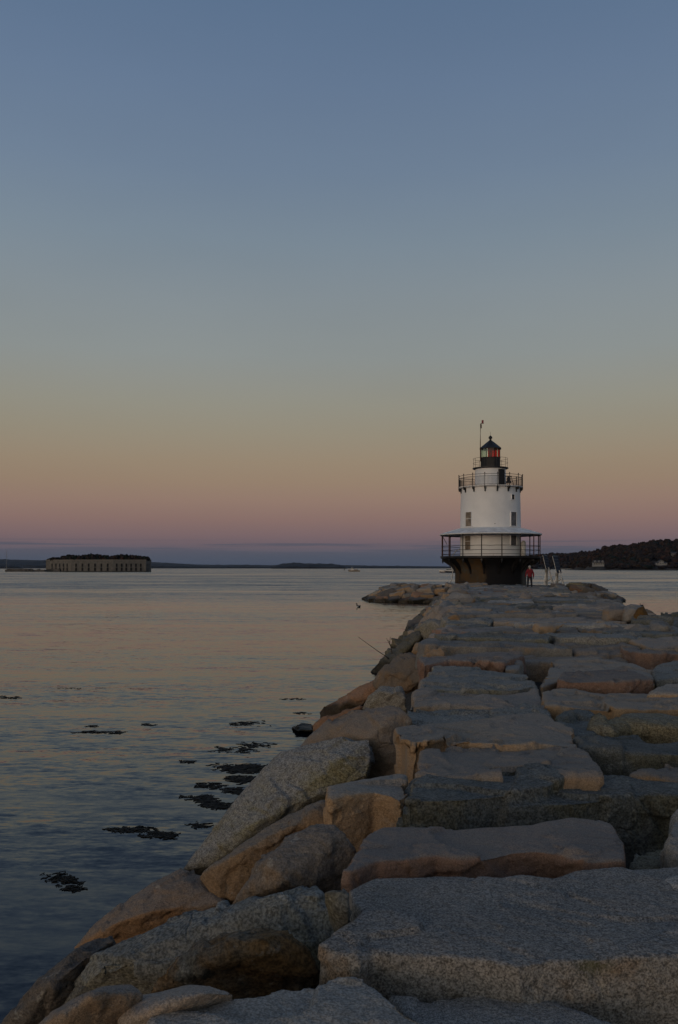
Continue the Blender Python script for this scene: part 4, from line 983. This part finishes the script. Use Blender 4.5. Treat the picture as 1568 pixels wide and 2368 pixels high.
for x, y, ww, hh, n, lb in (
    (485, 394, 270, 16, 130, 'long thin seaweed raft alone in the open water at left'), (45, 225, 110, 16, 60, 'dark seaweed raft cut by the left picture edge'),
    (340, 181, 110, 4, 20, 'faint thin seaweed line far out, farthest of the open water rafts'), (425, 364, 70, 10, 18, 'few seaweed scraps just beyond the long thin raft'),
    (720, 357, 110, 14, 20, 'sparse seaweed scraps in the middle of the open water'), (1190, 350, 210, 26, 110, 'seaweed raft off the black weedy rock'),
    (1230, 452, 200, 28, 80, 'loose seaweed raft between the black rock and the densest rafts'), (1110, 478, 230, 34, 110, 'broken seaweed raft left of the loose raft, below the black rock'),
    (905, 535, 90, 14, 36, 'little seaweed tuft left of the densest rafts'), (1180, 568, 300, 50, 620, 'biggest dense black seaweed raft against the pale speckled slab'),
    (1200, 622, 210, 36, 420, 'dense black seaweed strip just in front of the biggest raft'), (1010, 650, 150, 36, 120, 'ragged seaweed raft at the left end of the dense strip'),
    (1130, 674, 140, 36, 180, 'compact seaweed raft below the dense strip'), (965, 712, 150, 34, 230, 'dense seaweed raft pointing left, upper of a touching pair'),
    (1045, 742, 160, 38, 260, 'dense seaweed raft close to the slope, lower of a touching pair'), (640, 863, 230, 30, 260, 'dark seaweed raft in the near water, left of two that nearly touch'),
    (770, 888, 200, 34, 260, 'dark seaweed raft in the near water, right of two that nearly touch'), (960, 842, 170, 26, 60, 'thin seaweed scraps beside the sloping slab foot'),
    (300, 1095, 160, 60, 150, 'tangled seaweed clump in the dark water at lower left'), (355, 1146, 130, 34, 60, 'smaller seaweed tangle just below the lower left clump'),
    (1445, 300, 80, 10, 30, 'seaweed scraps beyond the black weedy rock'), (1400, 232, 130, 10, 30, 'thin seaweed line off the long nosed red slab')):
    u, v_ = wz(x, y); weed(u, v_, ww*.48, hh*.48, n, lb)
# ---------------------------------------------------------------- far shores
def shore(name, prof, Y, depth, mt, rough_m, label=None, step=None):
    """a low wooded land mass: ridge heights from (u, v) picks at distance Y, with real depth behind it"""
    us = [p[0] for p in prof]; N = int((us[-1]-us[0])/ (step or 2.0))
    bm = NB(); rows = []
    for i in range(N+1):
        u = us[0]+(us[-1]-us[0])*i/N
        v = np.interp(u, us, [p[1] for p in prof])
        top = H-(v-HZ)/FV*Y; x = (u-CU)/FV*Y
        col = []
        for fy, fz in ((0, -.3), (.01, .35), (.12, .7), (.35, .93), (.55, 1.), (.8, .8), (1, -.3)):
            jz = (noise.noise(Vector((x/(rough_m*6), fy*9, Y)))+.7*noise.noise(Vector((x/(rough_m*2), fy*17, 3))))*rough_m*.5 if 0 < fy < 1 else 0
            col.append(bm.verts.new((x*(1+fy*depth/Y), Y+fy*depth, max(-2, top*fz*(1+fy*depth/Y*.5)+jz) if fz > 0 else -2)))
        rows.append(col)
    for A, B in zip(rows, rows[1:]):
        for k in range(6): bm.faces.new((A[k], B[k], B[k+1], A[k+1]))
    o = obj(name, bm, mt); tag(o, kind='structure'); return o
far = mat('distant_woods', (.020,.024,.030), .95, vary=.35, vscale=.01)
shore('far_shore', [(-300,1288),(-60,1290),(0,1291.5),(60,1294),(160,1295),(340,1298.5),(375,1300),(420,1303),(470,1305.5),(540,1305.5),(600,1306),(640,1306.5),(800,1306.5),(880,1308),(1020,1309.5),(1200,1310),(1700,1310)], 6500, 1500, far, 7)
shore('wooded_island', [(628,1314),(636,1308),(648,1303.5),(668,1301.5),(690,1301),(705,1303),(730,1303),(750,1303.5),(770,1304),(785,1305),(796,1307.5),(803,1314)], 4200, 500, far, 13, step=.6)
shore('low_point', [(-300,1301),(-30,1303),(20,1303),(38,1304.5),(48,1309),(55,1313)], 4600, 500, far, 7)

# right hand headland, two ridges of autumn woods
wr = random.Random(11)
def leafm(name, c): return mat(name, c, .95, vary=.45, vscale=.25, spec=.1)
LEAF = [leafm('bare_wood_crowns', (.028,.022,.020)), leafm('russet_crowns', (.042,.025,.019)), leafm('oak_brown_crowns', (.034,.024,.017)), leafm('pine_crowns', (.015,.021,.018))]
soil = mat('headland_ground', (.06,.05,.04), .95, vary=.4, vscale=.05)
def ivv(pts): return [px('I', x, y) for x, y in pts]
nearp = ivv([(470,402),(520,385),(560,330),(600,280),(640,235),(700,222),(760,215),(830,200),(870,172),(910,163),(1000,176),(1050,161),(1130,166),(1170,146),(1250,132),(1330,120),(1400,106),(1480,124),(1568,110),(1700,100),(2000,90)])
farp = ivv([(60,260),(150,255),(240,245),(350,229),(480,240),(620,232),(650,212),(760,215),(900,210)])
def crown(bm, c, r, h_, mi):
    s0 = len(bm.verts)
    rb = bmesh.ops.create_icosphere(bm, subdivisions=2, radius=1)
    sd = Vector((wr.uniform(-99,99), wr.uniform(-99,99), 0))
    for v in rb['verts']:
        n_ = v.co.copy(); k = 1+.42*noise.noise(n_*2.2+sd)+.22*noise.noise(n_*5+sd)
        v.co = Vector((n_.x*r*k, n_.y*r*k, n_.z*h_*k))+c
    for f in {f for v in rb['verts'] for f in v.link_faces}: f.material_index = mi
CLEAR = [(*px('I', 806, 335), 17), (*px('I', 1412, 325), 16), (*px('I', 1535, 245), 8)]
def headland(prof, Y, depth, treeh, cnt, lab):
    us = [p[0] for p in prof]; vs = [p[1] for p in prof]
    def ridge(x, y):
        u = CU+x/y*FV; v = np.interp(u, us, vs); return max(0., H-(v-HZ)/FV*y)
    bm = NB(); rows = []
    def hz(x, y):
        f_ = min(1, max(0, (y-Y)/depth)); top = max(0, ridge(x, Y+depth)-treeh)
        return -1.+(top+1)*(1-(1-f_)**1.6)
    for i in range(121):
        u = us[0]+(us[-1]-us[0])*i/120; col = []
        for fy in (0, .06, .15, .3, .5, .75, 1., 1.3, 1.8):
            y = Y+depth*fy; x = (u-CU)/FV*y
            z = hz(x, y) if fy <= 1 else hz((u-CU)/FV*(Y+depth), Y+depth)*(1-.5*(fy-1))
            col.append(bm.verts.new((x, y, z+(noise.noise(Vector((x*.02, y*.02, 0)))*1.5 if fy > 0 else -1))))
        rows.append(col)
    for A, B in zip(rows, rows[1:]):
        for k in range(8): bm.faces.new((A[k], B[k], B[k+1], A[k+1]))
    tag(obj('headland', bm, soil, smooth=True), kind='structure')
    bm = NB(); k = 0
    while k < cnt:
        fy = wr.random()**.8*1.08+.03; y = Y+depth*fy; u = wr.uniform(us[0]+3, us[-1]); x = (u-CU)/FV*y
        z = hz(x, y); 
        if z < 1.2: 
            k += 1; continue
        th = treeh*wr.uniform(.7, 1.15)*min(1, .45+fy); vt = HZ-(z+th*.5-H)/y*FV
        if any(abs(u-cu) < cr and -5 < (vt-cv) < 11 and y < Y+depth*.7 for cu, cv, cr in CLEAR): k += 1; continue
        r_ = wr.uniform(3.2, 6.0)*treeh/10*1.0
        pk = noise.noise(Vector((x*.012, y*.012, 5)))
        mi = wr.choices(range(4), [4, 2+3*max(0, pk), 3, .8+4*max(0, -pk-.1)])[0]
        crown(bm, Vector((x, y, z+th*.58)), r_, th*.5, mi); k += 1
    me = bpy.data.meshes.new('woods'); bm.to_mesh(me); bm.free(); o = link('woods', me, LEAF)
    tag(o, lab, 'woods', kind='stuff')
headland(nearp, 1225, 260, 11, 1500, 'autumn woods covering the near headland at the right')
headland(farp, 2300, 300, 13, 500, 'farther autumn woods behind the solar panels')

# houses on the headland
hw = mat('house_white', (.25,.25,.245), .7, vary=.06); hr = mat('house_roof', (.05,.05,.055), .8); hg = mat('house_window', (.03,.035,.045), .2); hy = mat('house_shade', (.12,.11,.1), .8)
def gable(bm, c, w_, d_, h_, rise, axis='x'):
    x, y, z = c
    if axis == 'x': P_ = [(-w_/2,-d_/2,0),(w_/2,-d_/2,0),(w_/2,d_/2,0),(-w_/2,d_/2,0),(-w_/2,0,rise),(w_/2,0,rise)]; F_ = [(0,1,5,4),(2,3,4,5),(0,4,3),(1,2,5),(0,3,2,1)]
    else: P_ = [(-w_/2,-d_/2,0),(w_/2,-d_/2,0),(w_/2,d_/2,0),(-w_/2,d_/2,0),(0,-d_/2,rise),(0,d_/2,rise)]; F_ = [(0,1,4),(2,3,5),(1,2,5,4),(3,0,4,5),(0,3,2,1)]
    vs = [bm.verts.new((x+a, y+b_, z+h_+c_)) for a, b_, c_ in P_]
    for f_ in F_: bm.faces.new([vs[i] for i in f_])
def house1():
    p = atY(*px('I', 806, 350), 1262); root = empty('house', p); tag(root, 'white house with three dormers in the headland woods, left of two', 'house', 'white houses on the headland')
    bm = NB(); box(bm, (0,4,.9), (15.5,8,5.6)); obj('wall', bm, hw, root)
    bm = NB(); gable(bm, (0,4,.0), 16.3, 9.2, 3.72, 3.6); rf = obj('roof', bm, hr, root)
    for k in (-1, 0, 1):
        bm = NB(); box(bm, (k*5.4,.6,5.0), (2.5,2.2,1.9)); gable(bm, (k*5.4,.6,4.05), 2.9, 2.6, 1.92, .8, 'y'); dm = obj('dormer', bm, hw, rf)
        bm = NB(); box(bm, (k*5.4,-.52,4.95), (.95,.1,1.1)); obj('dormer_window', bm, hg, rf)
    for k in range(6):
        bm = NB(); box(bm, (-6.2+k*2.48,-.02,1.9), (1.0,.14,1.5)); obj('window', bm, hg, root)
    bm = NB(); box(bm, (0,-.9,3.35), (15.8,1.7,.28)); obj('porch_roof', bm, hr, root)
def house2():
    p = atY(*px('I', 1410, 344), 1262); root = empty('house', p); tag(root, 'white gabled house with low side wings in the headland woods, right of two', 'house', 'white houses on the headland')
    bm = NB(); box(bm, (0,4,1.6), (6.4,8,6.0)); gable(bm, (0,4,-.2), 6.4, 8, 4.81, 2.2, 'y'); obj('wall', bm, hw, root)
    bm = NB()
    for s in (-1, 1):
        box(bm, (s*1.78,4,5.95), (4.3,8.8,.22), rot=Matrix.Rotation(s*.6, 3, 'Y'))
    obj('roof', bm, hr, root)
    for s, w_ in ((-1,4.6),(1,5.0)):
        bm = NB(); box(bm, (s*(3.2+w_/2),4,.6), (w_,6,3.4)); obj('wing', bm, hw, root)
        bm = NB(); gable(bm, (s*(3.22+w_/2),4,-.3), w_+.1, 6.6, 2.62, 1.3); obj('wing_roof', bm, hr, root)
    for x, z in ((-1.6,4.6),(1.6,4.6),(0,6.0),(-1.9,1.6),(1.9,1.6),(-5.4,1.2),(5.6,1.2)):
        bm = NB(); box(bm, (x,-.02 if abs(x) < 3 else .98,z), (1.1,.14,1.4)); obj('window', bm, hg, root)
def house3():
    p = atY(*px('I', 1538, 262), 1330); root = empty('house', p); tag(root, 'pale house half hidden high in the headland woods at the right edge', 'house')
    bm = NB(); box(bm, (0,4,1.4), (10,7,5)); obj('wall', bm, mat('weathered_boarding', (.22,.21,.2), .8), root)
    bm = NB(); gable(bm, (0,4,0), 10.8, 8, 3.92, 2.6); obj('roof', bm, hr, root)
    for k in range(3):
        bm = NB(); box(bm, (-3+k*3,.48,2.2), (1.1,.14,1.4)); obj('window', bm, hg, root)
house1(); house2(); house3()
# jetty with a moored boat at the foot of the headland
p = wat(*px('I', 487, 398)); p = Vector((p.x/p.y*1900, 1900, 0)); 
bm = NB(); box(bm, (0,0,1.6), (34,5,1.1))
for k in range(6): box(bm, (-14+k*5.6,0,.3), (.6,4,2.4))
tag(obj('wharf', bm, hw, loc=p), 'small pale wharf on the water before the farther woods', 'wharf')

# ---------------------------------------------------------------- the sea fort
def fort():
    D = 800.
    U = lambda x: x*.5102*1568/2500
    cor = [(332, 24.), (515, 0.), (815, 0.), (1055, 9.), (1093, 24.)]      # picture column, metres farther than the front face
    base = [Vector(((U(x)-CU)/FV*(D+dy), D+dy, 0)) for x, dy in cor]
    O_ = base[1].lerp(base[2], .5); O_.z = 0
    pts = [p-O_ for p in base]; back = [pts[-1]+Vector((-18,45,0)), pts[0]+Vector((14,45,0))]
    poly = pts+back; hh = 10.6
    root = empty('fort', O_); tag(root, 'grey granite sea fort with slit windows and trees growing on top', 'fort')
    m = bpy.data.materials.new('fort_masonry'); m.use_nodes = True; t = NT(m.node_tree); b = m.node_tree.nodes['Principled BSDF']
    tcn = t.n('ShaderNodeTexCoord'); P_ = tcn.outputs['Object']
    c = t.mix(t.ss(t.noise(P_, .35, 5, .65), .35, .65), g((.105,.101,.092)), g((.155,.147,.133)))
    c = t.mix(t.m('MULTIPLY', t.ss(t.noise(t.mapping(P_, (.5,.5,.09)), 1., 4, .6), .5, .68), .6), c, g((.11,.105,.10)))
    sp = t.n('ShaderNodeSeparateXYZ'); t.l(P_, sp.inputs[0])
    c = t.mix(t.ss(sp.outputs[2], .2, 1.1, 1., 0.), c, g((.03,.03,.025)))
    t.l(c, b.inputs['Base Color']); b.inputs['Roughness'].default_value = .9
    dkm = mat('embrasure', (.012,.012,.013), .9); cop = mat('fort_coping', (.19,.18,.165), .9)
    n = len(poly)
    for i in range(n):
        a, b_ = poly[i], poly[(i+1) % n]; d = b_-a; L = d.length; d.normalize(); nn = Vector((d.y, -d.x, 0))
        f_ = Matrix((d, -nn, (0,0,1))).transposed()
        bm = NB(); box(bm, (a+b_)/2-nn*.8+Vector((0,0,hh/2-.4)), (L, 1.6, hh+.8), rot=f_); w_ = obj('wall', bm, m, root)
        bm = NB(); box(bm, (a+b_)/2-nn*.7+Vector((0,0,hh+.35)), (L+.3, 2.0, .66), rot=f_); obj('coping', bm, cop, w_)
        fr = {0: [(378-332)/183, (406-332)/183, (433-332)/183, (461-332)/183, (487-332)/183], 1: [(550-515)/300, (596-515)/300, (641-515)/300, (687-515)/300, (733-515)/300, (778-515)/300],
              2: [(843-815)/240, (879-815)/240, (912-815)/240, (947-815)/240, (982-815)/240, (1017-815)/240], 3: [.2, .55]}.get(i, [])
        for q in fr:
            wd = 1.5 if i != 3 else .8
            for z0, z1, k in ((.8, 4.0, 1.15), (4.35, 7.7, 1.)):
                bm = NB(); box(bm, a+d*L*q+Vector((0,0,(z0+z1)/2)), (wd*k, .5, z1-z0), rot=f_); bm.verts.ensure_lookup_table()
                wn = obj('window', bm, dkm, w_)
                bm = NB(); box(bm, a+d*L*q+nn*.1+Vector((0,0,z1+.2)), (wd*k+.8, .5, .38), rot=f_); obj('lintel', bm, cop, wn)
    bm = NB(); bm.faces.new([bm.verts.new(p+Vector((0,0,hh-.2))) for p in poly]); obj('terreplein', bm, soil, root)
    bm = NB()
    top = [(332,.9),(345,1.9),(380,3.0),(420,3.4),(460,5.6),(520,5.2),(550,4.5),(600,5.6),(665,6.0),(720,4.8),(790,4.6),(830,5.6),(900,5.4),(960,4.9),(1010,4.2),(1060,3.6),(1085,2.6),(1093,1.0)]
    for k in range(420):
        x = wr.uniform(342, 1072); hm = np.interp(x, [q[0] for q in top], [q[1] for q in top])
        y0 = np.interp(x, [q[0] for q in cor], [q[1] for q in cor]); y = D+y0+1.5+wr.random()**1.5*min(26, 3+(1090-x)*.12, 3+(x-335)*.2)
        xx = (U(x)-CU)/FV*(D+y0+1.5)*(1 if True else 1)
        h2 = hm*wr.uniform(.55, 1.12)
        crown(bm, Vector((xx, y, hh+h2*.42))-O_, wr.uniform(1.1, 2.2), h2*.55, wr.choices(range(4), [4, .3, 2, 4])[0])
    me = bpy.data.meshes.new('rampart_scrub'); bm.to_mesh(me); bm.free(); o = link('rampart_scrub', me, LEAF, None, O_)
    tag(o, 'dark scrub and small trees growing along the top of the fort', 'scrub', kind='stuff')
    # low stone wharf and a mast left of it
    x0, x1 = (U(28)-CU)/FV*805, (U(329)-CU)/FV*805
    bm = NB(); box(bm, ((x0+x1)/2-9,812,.6), (x1-x0-20,14,2.9)); box(bm, (x0+12,812,1.5), (20,10,2.4)); box(bm, (x0+45,812,1.2), (12,8,3))
    for k in range(26):
        xx = x0+(x1-x0)*(.55+.45*k/25); s = wr.uniform(.8, 1.6); box(bm, (xx, 806+wr.uniform(-2,4), .5+wr.uniform(-.3,.5)), (s*2.4, s*2, s*1.5), rot=Matrix.Rotation(wr.uniform(-.5,.5), 3, Vector((wr.random(), wr.random(), wr.random())).normalized()))
    tag(obj('stone_wharf', bm, mat('wharf_stone', (.09,.085,.08), .9, vary=.4, vscale=.4)), 'low dark stone wharf running left from the sea fort', 'wharf')
    q = Vector(((U(47)-CU)/FV*806, 806, 1.8)); root2 = empty('mast', q); tag(root2, 'thin pale mast standing at the wharf on the far left', 'mast')
    bm = NB(); tube(bm, [(0,0,-.3),(0,0,8.),(0,0,18.4)], [.20,.17,.09], 8); obj('pole', bm, hw, root2)
    bm = NB(); tube(bm, [(-1.3,0,12.2),(1.3,0,12.2)], .07, 6); obj('spreader', bm, hw, root2)
    bm = NB(); tube(bm, [(0,0,18.2),(-1.3,0,12.2),(-1.6,0,.2)], .02, 4); tube(bm, [(0,0,18.2),(1.3,0,12.2),(1.6,0,.2)], .02, 4); obj('stay', bm, hw, root2)
fort()

# ---------------------------------------------------------------- boats and a buoy
def hull(L, B, dep, bow=.0, sheer=.4):
    bm = NB(); st = []
    for i in range(13):
        f_ = i/12; x = (f_-.5)*L; wd = B/2*(1-max(0,(f_-.45)/.55)**2.2)*(.86+.14*min(1, f_*4)); wd = max(wd, .04); zt = dep+sheer*max(0, f_-.3)**1.6*1.6; zk = -.35+.3*max(0, (f_-.8)/.2)**2
        xb = x-(.9*max(0, (f_-.7)/.3)**1.5)*0
        st.append([bm.verts.new((x+(.6 if i == 12 else 0)*(q), y, z)) for y, z, q in ((-wd,zt,1),(-wd*.92,.25,.4),(-wd*.5,zk,0),(wd*.5,zk,0),(wd*.92,.25,.4),(wd,zt,1))])
    for A, B_ in zip(st, st[1:]):
        for k in range(5): bm.faces.new((A[k], B_[k], B_[k+1], A[k+1]))
        bm.faces.new((A[0], A[5], B_[5], B_[0]))
    bm.faces.new(st[0]); bm.faces.new(st[-1][::-1]); return bm
bw = mat('boat_white', (.6,.6,.58), .4, vary=.08); bn = mat('boat_navy', (.015,.02,.035), .35); bg_ = mat('boat_glass', (.02,.025,.03), .15); bt = mat('boat_tan', (.20,.17,.14), .6)
def wheelhouse_boat():
    p = wat(819.5, 1322.); root = empty('fishing_boat', p, R(176)); tag(root, 'small workboat with a wheelhouse in the open water near the middle', 'boat')
    obj('hull', hull(10.6, 3.4, 1.35, sheer=.8), bt, root)
    bm = NB(); box(bm, (1.9,0,2.35), (2.6,2.4,2.2), taper=.9); box(bm, (2.0,0,3.5), (3.0,2.6,.14)); c = obj('wheelhouse', bm, bw, root)
    bm = NB(); box(bm, (1.9,0,2.85), (2.62,2.42,.6), taper=.97); obj('window', bm, bg_, c)
    bm = NB(); box(bm, (-1.6,0,1.75), (3.6,2.2,.8), taper=.92); box(bm, (-1.6,0,2.5), (4.2,2.5,.1)); obj('shelter', bm, bt, root)
    bm = NB(); tube(bm, [(2.2,0,3.5),(2.2,0,5.6)], .06, 6); tube(bm, [(2.2,-.7,4.6),(2.2,.7,4.6)], .035, 5); obj('mast', bm, bw, root)
    bm = NB()
    for s in (-1, 1): tube(bm, [(4.9,s*.5,2.5),(3.2,s*1.2,2.3)], .03, 5)
    obj('bow_rail', bm, bw, root)
def cruiser():
    p = wat(1037, 1324.6); root = empty('motor_boat', p, R(177)); tag(root, 'white and navy motor cruiser on the water left of the lighthouse', 'boat')
    obj('hull', hull(12.6, 3.9, 1.15, sheer=1.1), bn, root)
    bm = hull(12.8, 4.0, .55, sheer=1.1)
    for v in bm.verts: v.co.z = v.co.z*.75+1.05 if v.co.z > .3 else 1.02; v.co.y *= 1.0
    obj('topside', bm, bw, root)
    bm = NB(); box(bm, (-.6,0,2.15), (5.2,2.7,1.3), taper=.8); box(bm, (-.9,0,2.95), (4.4,2.5,.14)); c = obj('cabin', bm, bw, root)
    bm = NB(); box(bm, (-.6,0,2.35), (4.9,2.74,.55), taper=.9); obj('windshield', bm, bg_, c)
    bm = NB(); tube(bm, [(-2.4,-1.2,2.2),(-2.2,-1.1,3.7),(-2.2,1.1,3.7),(-2.4,1.2,2.2)], .07, 6); obj('radar_arch', bm, bw, root)
wheelhouse_boat(); cruiser()
p = wat(1270*1568/2500, 1318.9); bm = NB(); lathe(bm, [(0,-.4),(1.1,-.4),(1.1,.5),(.5,.7),(.25,3.6),(.4,3.7),(.4,4.3),(0,4.5)], 12)
tag(obj('buoy', bm, mat('buoy_paint', (.02,.025,.02), .5), loc=p), 'small dark channel buoy far out beyond the wooded island end', 'buoy')

# ---------------------------------------------------------------- the air
hz_bm = NB(); box(hz_bm, (0, 4500, 48), (14000, 9600, 102))
hm = bpy.data.materials.new('haze'); hm.use_nodes = True; t = NT(hm.node_tree); hm.node_tree.nodes.remove(hm.node_tree.nodes['Principled BSDF'])
pv = t.n('ShaderNodeVolumePrincipled'); pv.inputs['Color'].default_value = (.45, .66, 1, 1); pv.inputs['Density'].default_value = 1.3e-5
t.l(pv.outputs[0], hm.node_tree.nodes['Material Output'].inputs['Volume'])
HAZE = True
if HAZE: tag(obj('haze', hz_bm, hm), kind='stuff')
